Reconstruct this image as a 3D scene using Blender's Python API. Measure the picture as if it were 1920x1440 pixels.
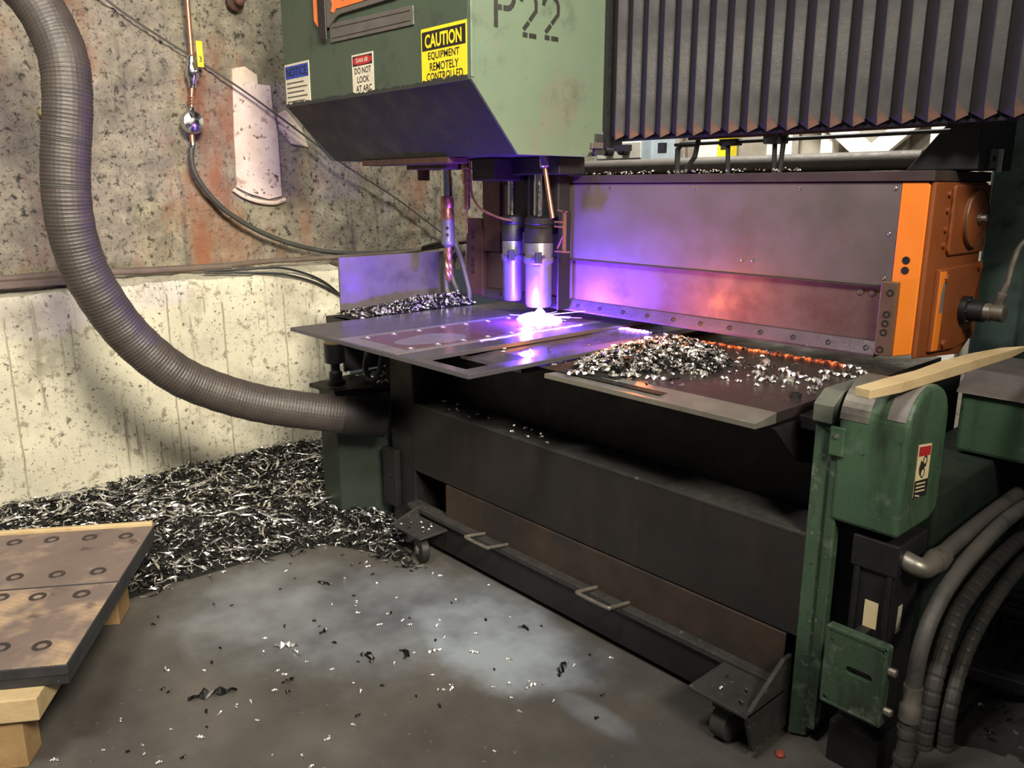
import bpy, bmesh, math, random
import numpy as np
from mathutils import Vector, Matrix, noise as mnoise
random.seed(7); RNG = np.random.default_rng(11)
S = bpy.context.scene
for o in list(bpy.data.objects): bpy.data.objects.remove(o, do_unlink=True)
COL = S.collection
R = math.radians

# ------------------------------------------------------------------ camera
cd = bpy.data.cameras.new('camera'); cam = bpy.data.objects.new('camera', cd); COL.objects.link(cam)
cam.location = (0, 0, 1.6); cam.rotation_euler = (R(90 - 13.61), 0, R(48.2))
cd.sensor_width = 36; cd.lens = 28.5; cd.clip_start = 0.02; cd.clip_end = 100
S.camera = cam
# ------------------------------------------------------------------ world + lamps + exposure
w = bpy.data.worlds.new('hall_dim'); S.world = w; w.use_nodes = True
bg = w.node_tree.nodes['Background']; bg.inputs[0].default_value = (0.80, 0.88, 1.0, 1); bg.inputs[1].default_value = 0.06
S.view_settings.view_transform = 'Standard'; S.view_settings.look = 'None'
S.view_settings.exposure = 0.0; S.view_settings.gamma = 1.0; S.view_settings.use_curve_mapping = False
def area(name, loc, target, size, energy, col, sy=None):
    d = bpy.data.lights.new(name, 'AREA'); d.energy = energy; d.color = col; d.size = size
    if sy: d.shape = 'RECTANGLE'; d.size_y = sy
    o = bpy.data.objects.new(name, d); COL.objects.link(o); o.location = loc
    o.rotation_euler = (Vector(target) - Vector(loc)).to_track_quat('-Z', 'Y').to_euler(); return o
def point(name, loc, energy, col, r=0.02):
    d = bpy.data.lights.new(name, 'POINT'); d.energy = energy; d.color = col; d.shadow_soft_size = r
    o = bpy.data.objects.new(name, d); COL.objects.link(o); o.location = loc; return o
la = area('high_bay_lamp', (2.4, 0.0, 4.3), (-4.4, 1.55, 1.15), 1.5, 135, (1.0, 0.91, 0.74), 1.1); la.data.spread = R(58)
area('ceiling_lamp', (-1.2, -0.7, 4.8), (-3.0, 1.6, 0.5), 1.1, 150, (1.0, 0.96, 0.88), 0.5)
area('rear_fill', (-2.3, 3.1, 3.7), (-2.7, 4.8, 1.6), 1.2, 200, (1.0, 0.95, 0.85), 0.4)  # unseen fill, added to brighten the back wall and blue box
point('plasma_arc_light', (-2.60, 2.41, 1.082), 56, (0.13, 0.040, 1.0), 0.015)
point('ember_fill', (-1.98, 2.36, 1.12), 9.0, (1.0, 0.26, 0.06), 0.05)  # bodiless orange fill added in front of the embers to warm the beam

# ------------------------------------------------------------------ materials
def new_mat(name):
    m = bpy.data.materials.new(name); m.use_nodes = True
    nt = m.node_tree; return m, nt, nt.nodes['Principled BSDF']
def nd(nt, t, **kw):
    n = nt.nodes.new(t)
    for k, v in kw.items(): setattr(n, k, v)
    return n
def c4(c): return (c[0], c[1], c[2], 1)
def ramp(nt, src, stops, interp='LINEAR'):
    r = nd(nt, 'ShaderNodeValToRGB'); r.color_ramp.interpolation = interp
    e = r.color_ramp.elements
    while len(e) < len(stops): e.new(0.5)
    for i, (p, c) in enumerate(stops): e[i].position = p; e[i].color = c4(c) if len(c) == 3 else c
    nt.links.new(src, r.inputs[0]); return r
def mixc(nt, fac, a, b):
    m = nd(nt, 'ShaderNodeMix', data_type='RGBA')
    for sock, v in ((m.inputs[0], fac), (m.inputs[6], a), (m.inputs[7], b)):
        if isinstance(v, (tuple, list)): sock.default_value = c4(v)
        elif isinstance(v, (int, float)): sock.default_value = v
        else: nt.links.new(v, sock)
    return m.outputs[2]
def noise_tex(nt, vec, scale, detail=5, rough=0.6):
    n = nd(nt, 'ShaderNodeTexNoise'); n.inputs['Scale'].default_value = scale
    n.inputs['Detail'].default_value = detail; n.inputs['Roughness'].default_value = rough
    nt.links.new(vec, n.inputs['Vector']); return n.outputs['Fac']
def geo_vec(nt, scale=(1, 1, 1)):
    t = nd(nt, 'ShaderNodeTexCoord'); m = nd(nt, 'ShaderNodeMapping'); m.inputs['Scale'].default_value = scale
    nt.links.new(t.outputs['Object'], m.inputs['Vector']); return m.outputs['Vector']
def mat(name, c1, c2=None, rough=0.6, metal=0.0, scale=6, layers=(), bump=0.0, bscale=60, stretch=(1, 1, 1), rvar=0.12, spec=0.5):
    """colour c1..c2 by noise, then stain layers (colour, scale, lo, hi, stretch)"""
    m, nt, b = new_mat(name); v = geo_vec(nt, stretch)
    f = noise_tex(nt, v, scale)
    col = ramp(nt, f, [(0.3, c1), (0.7, c2 or tuple(x * 0.7 for x in c1))]).outputs[0]
    for (lc, ls, lo, hi, *st) in layers:
        vv = geo_vec(nt, st[0]) if st else v
        mk = ramp(nt, noise_tex(nt, vv, ls, 8, 0.65), [(lo, (0, 0, 0)), (hi, (1, 1, 1))]).outputs[0]
        col = mixc(nt, mk, col, lc)
    nt.links.new(col, b.inputs['Base Color'])
    b.inputs['Metallic'].default_value = metal; b.inputs['Specular IOR Level'].default_value = spec
    rr = ramp(nt, noise_tex(nt, v, scale * 2.3), [(0.3, (rough - rvar,) * 3), (0.7, (rough + rvar,) * 3)]).outputs[0]
    nt.links.new(rr, b.inputs['Roughness'])
    if bump:
        bp = nd(nt, 'ShaderNodeBump'); bp.inputs['Strength'].default_value = bump; bp.inputs['Distance'].default_value = 0.01
        nt.links.new(noise_tex(nt, v, bscale, 8, 0.7), bp.inputs['Height']); nt.links.new(bp.outputs[0], b.inputs['Normal'])
    return m
def emit(name, col, strength):
    m, nt, b = new_mat(name); b.inputs['Base Color'].default_value = c4(tuple(x * .3 for x in col))
    b.inputs['Emission Color'].default_value = c4(col); b.inputs['Emission Strength'].default_value = strength; return m
def plain(name, c, rough=0.6, metal=0.0):
    return mat(name, c, tuple(x * 0.8 for x in c), rough, metal, 20)

M = {}
M['concrete'] = mat('concrete_form', (.50, .47, .365), (.36, .34, .265), .85, 0, 3.4, [
    ((.22, .20, .15), 2.6, .52, .72), ((.60, .57, .46), 4, .60, .76), ((.09, .08, .06), 34, .60, .65), ((.22, .20, .15), 15, .57, .65), ((.10, .085, .065), 70, .61, .65), ((.19, .165, .12), 5, .60, .68, (1, 5, .5)), ((.16, .14, .10), 3.2, .60, .72, (1, 7, .35))], .35, 40)
M['jointgrout'] = mat('joint_grout', (.34, .31, .23), (.20, .175, .125), .9, 0, 14)
M['rock'] = mat('rock_wall', (.31, .275, .20), (.12, .105, .083), .92, 0, 9, [
    ((.42, .38, .29), 4.5, .56, .75), ((.035, .03, .025), 30, .54, .64), ((.06, .05, .042), 75, .58, .64), ((.21, .085, .045), 1.1, .53, .68, (1, 1.6, .8)), ((.045, .038, .033), 2.4, .58, .76, (1, 4, .35))], .9, 60)
M['patch'] = mat('plaster_patch', (.66, .55, .46), (.52, .41, .33), .8, 0, 8, [((.10, .06, .05), 22, .60, .65), ((.40, .22, .14), 3, .56, .72), ((.36, .26, .20), 9, .58, .64)], .8, 50)
M['backwall'] = mat('back_wall', (.34, .31, .25), (.20, .18, .15), .9, 0, 4, [((.05, .045, .04), 9, .58, .66)], .4, 40)
M['hose'] = mat('hose_rubber', (.048, .038, .033), (.030, .025, .0225), .5, 0, 9, [((.10, .075, .055), 6, .62, .8)], .2, 120, spec=.5)
M['copper'] = mat('copper', (.50, .25, .15), (.36, .17, .10), .35, .8, 14)
M['chrome'] = mat('chrome', (.75, .75, .74), (.5, .5, .5), .2, 1, 20)
M['brass'] = mat('brass', (.55, .38, .16), (.4, .26, .1), .3, .9, 14)
M['yellow'] = plain('yellow_paint', (.85, .66, .02), .5)
M['black'] = plain('black_paint', (.012, .012, .012), .55)
M['rubber'] = mat('cable_rubber', (.045, .045, .036), (.028, .028, .024), .6, 0, 20)
M['brownpipe'] = mat('dusty_conduit', (.12, .085, .065), (.075, .055, .045), .75, 0, 12, bump=.3)
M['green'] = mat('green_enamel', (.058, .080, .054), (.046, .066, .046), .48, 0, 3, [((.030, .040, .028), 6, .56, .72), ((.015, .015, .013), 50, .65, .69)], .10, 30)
M['greenlit'] = mat('green_enamel_lit_side', (.125, .168, .115), (.105, .145, .102), .42, 0, 2.5, [((.15, .13, .10), 2.4, .58, .74), ((.075, .10, .072), 5, .56, .70), ((.03, .035, .025), 44, .66, .70)], .08, 30)  # paler copy of the carriage green; stronger light on this side painted in
M['greenpost'] = mat('green_worn', (.046, .082, .048), (.030, .054, .033), .5, 0, 6, [((.018, .022, .015), 7, .48, .66, (1, 1, .35)), ((.10, .125, .095), 12, .56, .66), ((.16, .15, .12), 34, .63, .68), ((.015, .014, .012), 60, .63, .67)], .2, 40)
M['greenbright'] = mat('green_guard', (.055, .105, .058), (.038, .075, .044), .42, 0, 4, [((.020, .026, .018), 5, .50, .72, (2, 2, .45)), ((.10, .14, .10), 9, .60, .70), ((.018, .018, .014), 46, .64, .68)], .10, 40)
M['greenshade'] = mat('green_paint_shaded', (.014,.026,.016),(.010,.018,.012),.6,0,5)  # green darkened to stand for the shadow over box and base
M['teal'] = mat('teal_dark', (.050, .085, .072), (.030, .052, .046), .5, 0, 4, [((.012, .014, .013), 6, .55, .7)], .1, 30)
M['soot'] = mat('sooty_green', (.030, .031, .030), (.021, .022, .021), .6, 0, 4, [((.05, .05, .045), 6, .62, .8, (3, 1, 1))], .3, 70)
M['bellows'] = mat('bellows_fabric', (.026, .0235, .0265), (.020, .018, .021), .62, 0, 4, [((.042, .036, .035), 2, .5, .7, (1, 1, .3))], .2, 60)
M['bellowhem'] = mat('bellows_hem', (.060,.050,.048),(.045,.038,.038),.7)
M['rusttip'] = mat('rusty_tip', (.10, .042, .028), (.04, .022, .02), .75, 0, 20)
M['beam'] = mat('beam_steel', (.200, .168, .150), (.160, .134, .122), .46, .5, 2.5, [((.17, .105, .080), 2.2, .54, .72), ((.50, .44, .38), 90, .725, .75)], .06, 80)
M['beamlow'] = mat('beam_steel_low', (.20, .135, .108), (.15, .10, .085), .48, .45, 3, [((.12, .062, .045), 3.5, .52, .68), ((.5, .42, .36), 80, .715, .74)], .08, 80)
M['shield'] = mat('shield_steel', (.13,.11,.12),(.085,.072,.08),.45,.3,4,[((.05,.042,.045),3,.55,.7)],.1,60)
M['capsteel'] = mat('cap_steel', (.075, .052, .045), (.05, .036, .034), .55, .4, 5, [((.3, .26, .24), 90, .73, .75)], .1, 60)
M['rail'] = mat('knife_rail', (.15, .12, .125), (.09, .075, .08), .42, .7, 6, [((.6, .55, .52), 110, .67, .70)], .3, 90)
M['orange'] = mat('orange_paint', (.86, .235, .018), (.78, .20, .015), .5, 0, 5, [((.20, .09, .03), 40, .67, .70), ((.16, .12, .09), 9, .66, .68)], .08, 30)
M['orangedirtyshade'] = mat('orange_dirty_shaded', (.27, .070, .014), (.19, .050, .013), .55, 0, 4, [((.10, .04, .02), 6, .60, .76)], .1, 30)  # dirty orange, darkened further for the shade on the end face
M['greypatch'] = plain('bare_grey', (.18, .16, .15), .6)
M['bracket'] = mat('bracket_steel', (.21, .135, .085), (.15, .095, .065), .48, .5, 7, [((.07, .04, .03), 6, .58, .72)], .1, 60)
M['reddish'] = mat('red_oxide', (.14, .062, .055), (.095, .045, .042), .55, .3, 6, [], .1, 50)
M['darksteel'] = mat('dark_steel', (.016, .015, .016), (.010, .0095, .010), .52, .2, 5, [((.028, .021, .018), 5, .58, .75)], .2, 50)
M['rustplate'] = mat('dark_rust_plate', (.017, .0135, .0125), (.012, .010, .010), .62, .1, 3, [((.028, .018, .014), 4, .55, .7, (2, 1, .3))], .15, 40)
M['ruststrip'] = mat('rust_strip', (.058, .034, .022), (.018, .014, .012), .7, .1, 4, [((.02, .016, .014), 5, .5, .66)], .2, 50)
M['dustsill'] = mat('dusty_sill', (.036, .033, .030), (.018, .017, .016), .7, .1, 12, [((.11, .105, .10), 40, .62, .68)], .3, 80)
M['slab'] = mat('mill_scale_slab', (.115, .092, .086), (.080, .064, .062), .32, .75, 5, [((.05, .04, .042), 3, .55, .75)], .08, 70)
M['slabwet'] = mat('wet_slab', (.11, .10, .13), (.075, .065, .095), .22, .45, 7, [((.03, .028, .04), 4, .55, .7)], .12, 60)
M['ground'] = mat('ground_bevel', (.42, .39, .34), (.32, .30, .26), .38, .8, 4, [((.16, .14, .13), 10, .60, .75, (1, 6, 1))], .05, 80)
M['sheet'] = mat('steel_sheet', (.105, .098, .112), (.075, .070, .084), .21, .40, 3, [((.15, .125, .11), 2.4, .58, .72)], .04, 80)
M['sheetedge'] = mat('sheet_bright', (.40, .36, .36), (.30, .27, .28), .34, .7, 6)
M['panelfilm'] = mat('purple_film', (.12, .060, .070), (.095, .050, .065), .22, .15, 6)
M['panelwet'] = mat('dry_film', (.22, .19, .24), (.19, .16, .21), .3, .4, 8)
M['steelblue'] = mat('torch_steel', (.22, .21, .25), (.16, .15, .19), .40, .6, 8)
M['chip'] = mat('bright_chip', (.95, .93, .88), (.75, .73, .70), .30, .93, 40)
M['chipdark'] = mat('dark_chip', (.05, .048, .045), (.02, .02, .02), .35, .9, 40)
M['mulch'] = mat('chip_bed', (.016, .016, .013), (.006, .006, .006), .7, .3, 60, [((.08, .08, .07), 120, .62, .68)], 1.0, 140)
M['wood'] = mat('raw_pine', (.50, .38, .21), (.39, .28, .145), .7, 0, 9, [((.34, .22, .10), 14, .6, .75, (1, .15, 1))], .25, 60)
M['woodshade'] = mat('rough_timber', (.36, .23, .10), (.26, .16, .07), .75, 0, 9, [((.24, .14, .06), 10, .6, .75)], .25, 60)
M['plate'] = mat('plate_rusty', (.185, .135, .118), (.135, .098, .088), .45, .15, 3, [((.25, .185, .145), 5, .52, .62), ((.085, .054, .053), 1.6, .55, .57)], .15, 60)
M['plateedge'] = mat('plate_edge', (.055, .056, .062), (.030, .031, .034), .5, .5, 8, [((.14, .14, .15), 30, .66, .72)], .15, 60)
M['ring'] = mat('hole_ring', (.055, .042, .038), (.028, .022, .022), .5, .3, 30)
M['whitepaint'] = plain('white_steel', (.78, .74, .66), .6)
M['bluebox'] = plain('pale_blue_box', (.55, .66, .74), .45)
M['cream'] = mat('sticker_cream', (.72, .60, .36), (.62, .50, .28), .6, 0, 20, [((.14, .10, .05), 14, .62, .7)])
M['signwhite'] = mat('sign_white', (.66, .60, .48), (.52, .46, .36), .55, 0, 12, [((.10, .08, .06), 40, .64, .70)])
M['signyellow'] = mat('sign_yellow', (.80, .62, .02), (.66, .50, .02), .5, 0, 10, [((.12, .09, .03), 34, .66, .71)])
M['signblue'] = mat('sign_blue', (.020, .055, .36), (.018, .045, .28), .5, 0, 10, [((.02, .03, .1), 40, .62, .68)])
M['signred'] = plain('sign_red', (.45, .02, .025), .5)
M['signblack'] = plain('sign_black', (.018, .015, .015), .5)
M['ink'] = plain('ink', (.02, .018, .016), .6)
M['logoorange'] = mat('logo_orange', (.80, .20, .05), (.66, .15, .04), .55, 0, 10)
M['logogrey'] = mat('logo_grey', (.135, .120, .105), (.10, .09, .08), .6, .2, 12, [], .2, 80)
M['greyhose'] = mat('grey_hose', (.085, .075, .066), (.052, .047, .042), .55, 0, 8, [((.025, .036, .03), 8, .58, .72)], .1, 60)
M['galv'] = mat('galvanised', (.30, .27, .225), (.20, .18, .15), .42, .7, 12, [((.10, .09, .08), 10, .6, .7)])
M['dullgalv'] = mat('dull_grey_green', (.15,.155,.125),(.10,.11,.09),.5,.3,8)
M['rubble'] = mat('dirty_rubble', (.045, .040, .034), (.018, .016, .014), .85, .1, 12, [((.14, .13, .115), 45, .62, .68)], 1.0, 70)
M['arc'] = emit('plasma_arc', (.22, .10, 1.0), 34)
M['kerf'] = emit('hot_kerf', (.42, .20, 1.0), 9)
def ember_mat():
    m, nt, b = new_mat('ember'); v = geo_vec(nt)
    f = noise_tex(nt, v, 55, 4)
    c = ramp(nt, f, [(.44, (.01, .004, .003)), (.52, (.45, .045, .008)), (.62, (1.0, .20, .03)), (.72, (1.0, .55, .2))])
    nt.links.new(c.outputs[0], b.inputs['Emission Color']); b.inputs['Emission Strength'].default_value = 1.6
    b.inputs['Base Color'].default_value = (.03, .02, .02, 1); b.inputs['Roughness'].default_value = .8; return m
M['ember'] = ember_mat()
def floor_mat():
    m, nt, b = new_mat('oily_floor'); v = geo_vec(nt)
    base = ramp(nt, noise_tex(nt, v, 2.2, 7), [(.30, (.045, .041, .037)), (.52, (.076, .069, .062)), (.74, (.115, .104, .092))]).outputs[0]
    base = mixc(nt, ramp(nt, noise_tex(nt, v, 45, 6), [(.64, (0, 0, 0)), (.70, (1, 1, 1))]).outputs[0], base, (.13, .12, .11))
    # an oily film stain with its pale bluish sheen painted in (three lobes, edges broken by noise)
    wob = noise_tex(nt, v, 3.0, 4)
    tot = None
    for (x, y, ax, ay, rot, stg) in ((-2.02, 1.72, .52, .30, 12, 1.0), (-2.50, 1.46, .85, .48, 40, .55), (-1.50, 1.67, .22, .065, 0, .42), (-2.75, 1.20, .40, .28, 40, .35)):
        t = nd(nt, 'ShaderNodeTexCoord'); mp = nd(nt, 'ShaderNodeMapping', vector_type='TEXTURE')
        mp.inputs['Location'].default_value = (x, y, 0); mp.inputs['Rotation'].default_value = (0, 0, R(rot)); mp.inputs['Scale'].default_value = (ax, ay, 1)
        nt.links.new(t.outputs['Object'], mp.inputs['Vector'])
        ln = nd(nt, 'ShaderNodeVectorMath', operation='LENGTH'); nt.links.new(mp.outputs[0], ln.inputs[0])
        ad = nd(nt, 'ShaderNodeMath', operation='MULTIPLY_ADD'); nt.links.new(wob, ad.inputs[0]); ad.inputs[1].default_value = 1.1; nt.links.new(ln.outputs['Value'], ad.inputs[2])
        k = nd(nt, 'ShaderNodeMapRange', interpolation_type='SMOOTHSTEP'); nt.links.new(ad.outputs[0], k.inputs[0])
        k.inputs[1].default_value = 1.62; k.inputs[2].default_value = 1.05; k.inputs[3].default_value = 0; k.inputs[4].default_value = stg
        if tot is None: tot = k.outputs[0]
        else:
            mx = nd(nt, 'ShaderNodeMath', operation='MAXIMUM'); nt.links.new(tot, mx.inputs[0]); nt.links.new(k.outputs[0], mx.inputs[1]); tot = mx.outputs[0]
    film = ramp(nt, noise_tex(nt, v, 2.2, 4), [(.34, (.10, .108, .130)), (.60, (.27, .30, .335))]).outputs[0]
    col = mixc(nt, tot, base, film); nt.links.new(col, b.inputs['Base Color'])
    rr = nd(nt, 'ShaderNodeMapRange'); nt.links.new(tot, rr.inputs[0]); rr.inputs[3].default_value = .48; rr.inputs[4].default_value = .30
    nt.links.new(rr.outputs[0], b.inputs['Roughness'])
    bp = nd(nt, 'ShaderNodeBump'); bp.inputs['Strength'].default_value = .12; bp.inputs['Distance'].default_value = .01
    nt.links.new(noise_tex(nt, v, 30, 6), bp.inputs['Height']); nt.links.new(bp.outputs[0], b.inputs['Normal'])
    return m
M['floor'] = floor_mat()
def cutmesh_mat():
    """rusty plate with a pale cross-hatched grid left by grating"""
    m = M['plate'].copy(); m.name = 'plate_hatched'; nt = m.node_tree; b = nt.nodes['Principled BSDF']
    src = b.inputs['Base Color'].links[0].from_socket; v = geo_vec(nt)
    mp = nd(nt, 'ShaderNodeMapping'); mp.inputs['Rotation'].default_value = (0, 0, R(58)); nt.links.new(v, mp.inputs[0])
    br = nd(nt, 'ShaderNodeTexBrick'); br.inputs['Scale'].default_value = 52; br.inputs['Mortar Size'].default_value = .26
    br.offset = 0; br.inputs['Brick Width'].default_value = 1.0; br.inputs['Row Height'].default_value = .6
    br.inputs['Color1'].default_value = br.inputs['Color2'].default_value = (0, 0, 0, 1); br.inputs['Mortar'].default_value = (1, 1, 1, 1)
    nt.links.new(mp.outputs[0], br.inputs['Vector'])
    msk = ramp(nt, noise_tex(nt, v, 4.2, 3), [(.46, (0, 0, 0)), (.58, (1, 1, 1))]).outputs[0]
    mu = nd(nt, 'ShaderNodeMath', operation='MULTIPLY'); nt.links.new(br.outputs['Color'], mu.inputs[0]); nt.links.new(msk, mu.inputs[1])
    col = mixc(nt, mu.outputs[0], src, (.40, .28, .18)); nt.links.new(col, b.inputs['Base Color']); return m
M['platehatch'] = cutmesh_mat()

# ------------------------------------------------------------------ geometry helpers (all in world metres)
class G:
    def __init__(s): s.v = []; s.f = []
    def add(s, vs, fs):
        n = len(s.v); s.v += [tuple(p) for p in vs]; s.f += [tuple(i + n for i in f) for f in fs]; return s
    def box(s, x0, x1, y0, y1, z0, z1):
        return s.add([(x0,y0,z0),(x1,y0,z0),(x1,y1,z0),(x0,y1,z0),(x0,y0,z1),(x1,y0,z1),(x1,y1,z1),(x0,y1,z1)],
                     [(0,3,2,1),(4,5,6,7),(0,1,5,4),(1,2,6,5),(2,3,7,6),(3,0,4,7)])
    def obox(s, c, size, rz=0, rx=0, ry=0):
        m = Matrix.Translation(c) @ Matrix.Rotation(rz,4,'Z') @ Matrix.Rotation(ry,4,'Y') @ Matrix.Rotation(rx,4,'X')
        a,b,d = (k/2 for k in size); g = G().box(-a,a,-b,b,-d,d)
        return s.add([m @ Vector(p) for p in g.v], g.f)
    def prism(s, pts, axis, a, b):
        """2-D outline extruded along axis 0/1/2 from a to b; outline coordinates are the other two axes in order"""
        n = len(pts)
        def mk(p, t):
            q = list(p); q.insert(axis, t); return tuple(q)
        vs = [mk(p, a) for p in pts] + [mk(p, b) for p in pts]
        fs = [tuple(range(n)), tuple(range(2*n-1, n-1, -1))] + [(i, i+n, (i+1)%n+n, (i+1)%n) for i in range(n)]
        return s.add(vs, fs)
    def frame(s, d):
        d = Vector(d).normalized(); u = d.cross((0,0,1) if abs(d.z) < .95 else (1,0,0)).normalized(); return u, d.cross(u)
    def cyl(s, p0, p1, r0, r1=None, n=20):
        r1 = r0 if r1 is None else r1; p0 = Vector(p0); p1 = Vector(p1); u, w_ = s.frame(p1-p0); vs = []
        for p, r in ((p0,r0),(p1,r1)):
            for i in range(n):
                a = 2*math.pi*i/n; vs.append(p + u*math.cos(a)*r + w_*math.sin(a)*r)
        return s.add(vs, [tuple(range(n)), tuple(range(2*n-1,n-1,-1))] + [(i,i+n,(i+1)%n+n,(i+1)%n) for i in range(n)])
    def lathe(s, base, d, prof, n=24, opn=False):
        """profile [(t along d, radius)]"""
        base = Vector(base); d = Vector(d).normalized(); u, w_ = s.frame(d); vs = []
        for t, r in prof:
            for i in range(n):
                a = 2*math.pi*i/n; vs.append(base + d*t + (u*math.cos(a)+w_*math.sin(a))*r)
        k = len(prof); fs = [] if opn else [tuple(range(n)), tuple(range(k*n-1,(k-1)*n-1,-1))]
        for j in range(k-1): fs += [(j*n+i,(j+1)*n+i,(j+1)*n+(i+1)%n,j*n+(i+1)%n) for i in range(n)]
        return s.add(vs, fs)
    def tube(s, pts, r, n=10, rfun=None):
        pts = [Vector(p) for p in pts]; k = len(pts); vs = []; u = None
        for i in range(k):
            t = (pts[min(i+1,k-1)] - pts[max(i-1,0)]).normalized()
            if u is None: u = s.frame(t)[0]
            u = (u - t*u.dot(t)).normalized(); w_ = t.cross(u); rr = rfun(i) if rfun else r
            for j in range(n):
                a = 2*math.pi*j/n; vs.append(pts[i] + (u*math.cos(a)+w_*math.sin(a))*rr)
        fs = [tuple(range(n-1,-1,-1)), tuple(range((k-1)*n,k*n))]
        for i in range(k-1): fs += [(i*n+j,i*n+(j+1)%n,(i+1)*n+(j+1)%n,(i+1)*n+j) for j in range(n)]
        return s.add(vs, fs)
def spline(pts, n=8):
    P = [Vector(p) for p in pts]; P = [P[0]*2-P[1]] + P + [P[-1]*2-P[-2]]; out = []
    for i in range(1, len(P)-2):
        a,b,c,d = P[i-1:i+3]
        for k in range(n):
            t = k/n; out.append(.5*((2*b)+(c-a)*t+(2*a-5*b+4*c-d)*t*t+(3*b-a-3*c+d)*t**3))
    out.append(P[-2]); return out
def resample(pts, step):
    out = [pts[0]]; acc = 0
    for a, b in zip(pts, pts[1:]):
        L = (b-a).length; t = step-acc
        while t <= L: out.append(a+(b-a)*(t/L)); t += step
        acc = (acc+L) % step
    return out
def wloc(o):
    p = Vector((0,0,0))
    while o is not None: p += Vector(o.location); o = o.parent
    return p
def obj(name, g, m, parent=None, bev=0.0, smooth=False, org=None, kind=None, label=None):
    base = wloc(parent) if parent else Vector(org if org else (0,0,0))
    me = bpy.data.meshes.new(name); v = np.array(g.v, dtype=float).reshape(-1,3) - np.array(base)
    me.from_pydata(v.tolist(), [], g.f); me.validate()
    bm = bmesh.new(); bm.from_mesh(me); bmesh.ops.recalc_face_normals(bm, faces=bm.faces); bm.to_mesh(me); bm.free()
    o = bpy.data.objects.new(name, me); COL.objects.link(o)
    if parent: o.parent = parent
    else: o.location = base
    if m is not None: me.materials.append(M[m] if isinstance(m, str) else m)
    if smooth: me.shade_smooth(); me.set_sharp_from_angle(angle=R(40))
    if bev:
        b = o.modifiers.new('bevel','BEVEL'); b.width = bev; b.segments = 2; b.limit_method = 'ANGLE'; b.angle_limit = R(40)
    if kind: o['kind'] = kind
    if label: o['label'] = label
    return o
def thing(name, label, cat, loc=(0,0,0), group=None):
    o = bpy.data.objects.new(name, None); COL.objects.link(o); o.location = loc; o.empty_display_size = .1
    o['label'] = label; o['category'] = cat
    if group: o['group'] = group
    return o
def tag(o, label, cat, group=None):
    o['label'] = label; o['category'] = cat
    if group: o['group'] = group
    return o
def struct(name, g, m, label, cat, **k):
    o = obj(name, g, m, **k); o['kind'] = 'structure'; o['label'] = label; o['category'] = cat; return o
def text_geo(body, org, u, v, n, w_, h, bold=0.0, depth=.0006):
    """lettering as flat solid, fitted into w_ x h with lower-left corner org, in the plane u,v"""
    cu = bpy.data.curves.new('t','FONT'); cu.body = body; cu.size = 1; cu.offset = bold; cu.resolution_u = 3
    ob = bpy.data.objects.new('t', cu); COL.objects.link(ob); bpy.context.view_layer.update()
    me = bpy.data.meshes.new_from_object(ob.evaluated_get(bpy.context.evaluated_depsgraph_get()))
    bpy.data.objects.remove(ob, do_unlink=True); bpy.data.curves.remove(cu)
    co = np.array([p.co[:] for p in me.vertices]); fs = [tuple(p.vertices) for p in me.polygons]; bpy.data.meshes.remove(me)
    lo = co.min(0); hi = co.max(0); uu = (co[:,0]-lo[0])/(hi[0]-lo[0])*w_; vv = (co[:,1]-lo[1])/(hi[1]-lo[1])*h
    org, u, v, n = (np.array(k, float) for k in (org,u,v,n))
    P = org + np.outer(uu,u) + np.outer(vv,v) + n*depth
    return G().add(P.tolist(), fs)
UX, UY, UZ = (1,0,0), (0,1,0), (0,0,1)
def fbm(x, y, z=0., o=5): return mnoise.fractal(Vector((x,y,z)), 1.0, 2.0, o)

# ================================================================== SETTING
struct('floor', G().box(-5.2, 1.4, -1.6, 6.0, -.1, 0), 'floor', 'dark oily shop floor with an oily film stain, its bluish sheen painted in', 'floor')
# lower concrete wall: front face at x=-4.45, top about z 1.1, uneven crest
def concrete():
    g = G(); ys = np.linspace(-1.6, 2.59, 90); zs = np.linspace(0, 1, 26); vs = []
    for y in ys:
        top = 1.105 + .022*fbm(y*2.1, 3.3) + .012*fbm(y*9, 1)
        for k, z in enumerate(zs):
            vs.append((-4.45 + .004*fbm(y*5, z*5) - (.02 if k == 25 else 0), y, z*top))
        vs.append((-4.62, y, top+.02+.012*fbm(y*8, 7))); vs.append((-4.80, y, top+.03+.012*fbm(y*8, 5)))
    n = 28; fs = [(i*n+j,(i+1)*n+j,(i+1)*n+j+1,i*n+j+1) for i in range(89) for j in range(n-1)]
    b = len(vs); e = [89*n+j for j in range(n)]
    vs.append((-4.80, ys[-1], 0)); fs.append(tuple(e)+(b,))
    return g.add(vs, fs)
wall_low = struct('wall_left', concrete(), 'concrete', 'pale pitted poured concrete wall below the rough rock face', 'wall', smooth=True)
def joint(y, top):
    return G().tube([(-4.447, y+.006*fbm(z*6, y*9), z) for z in np.linspace(.05, top, 24)], .004, 5)
for y, t in ((.74,1.0),(1.50,1.05),(1.80,.98),(2.17,1.0)):
    obj('form_joint', joint(y,t), 'jointgrout', wall_low)
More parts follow.
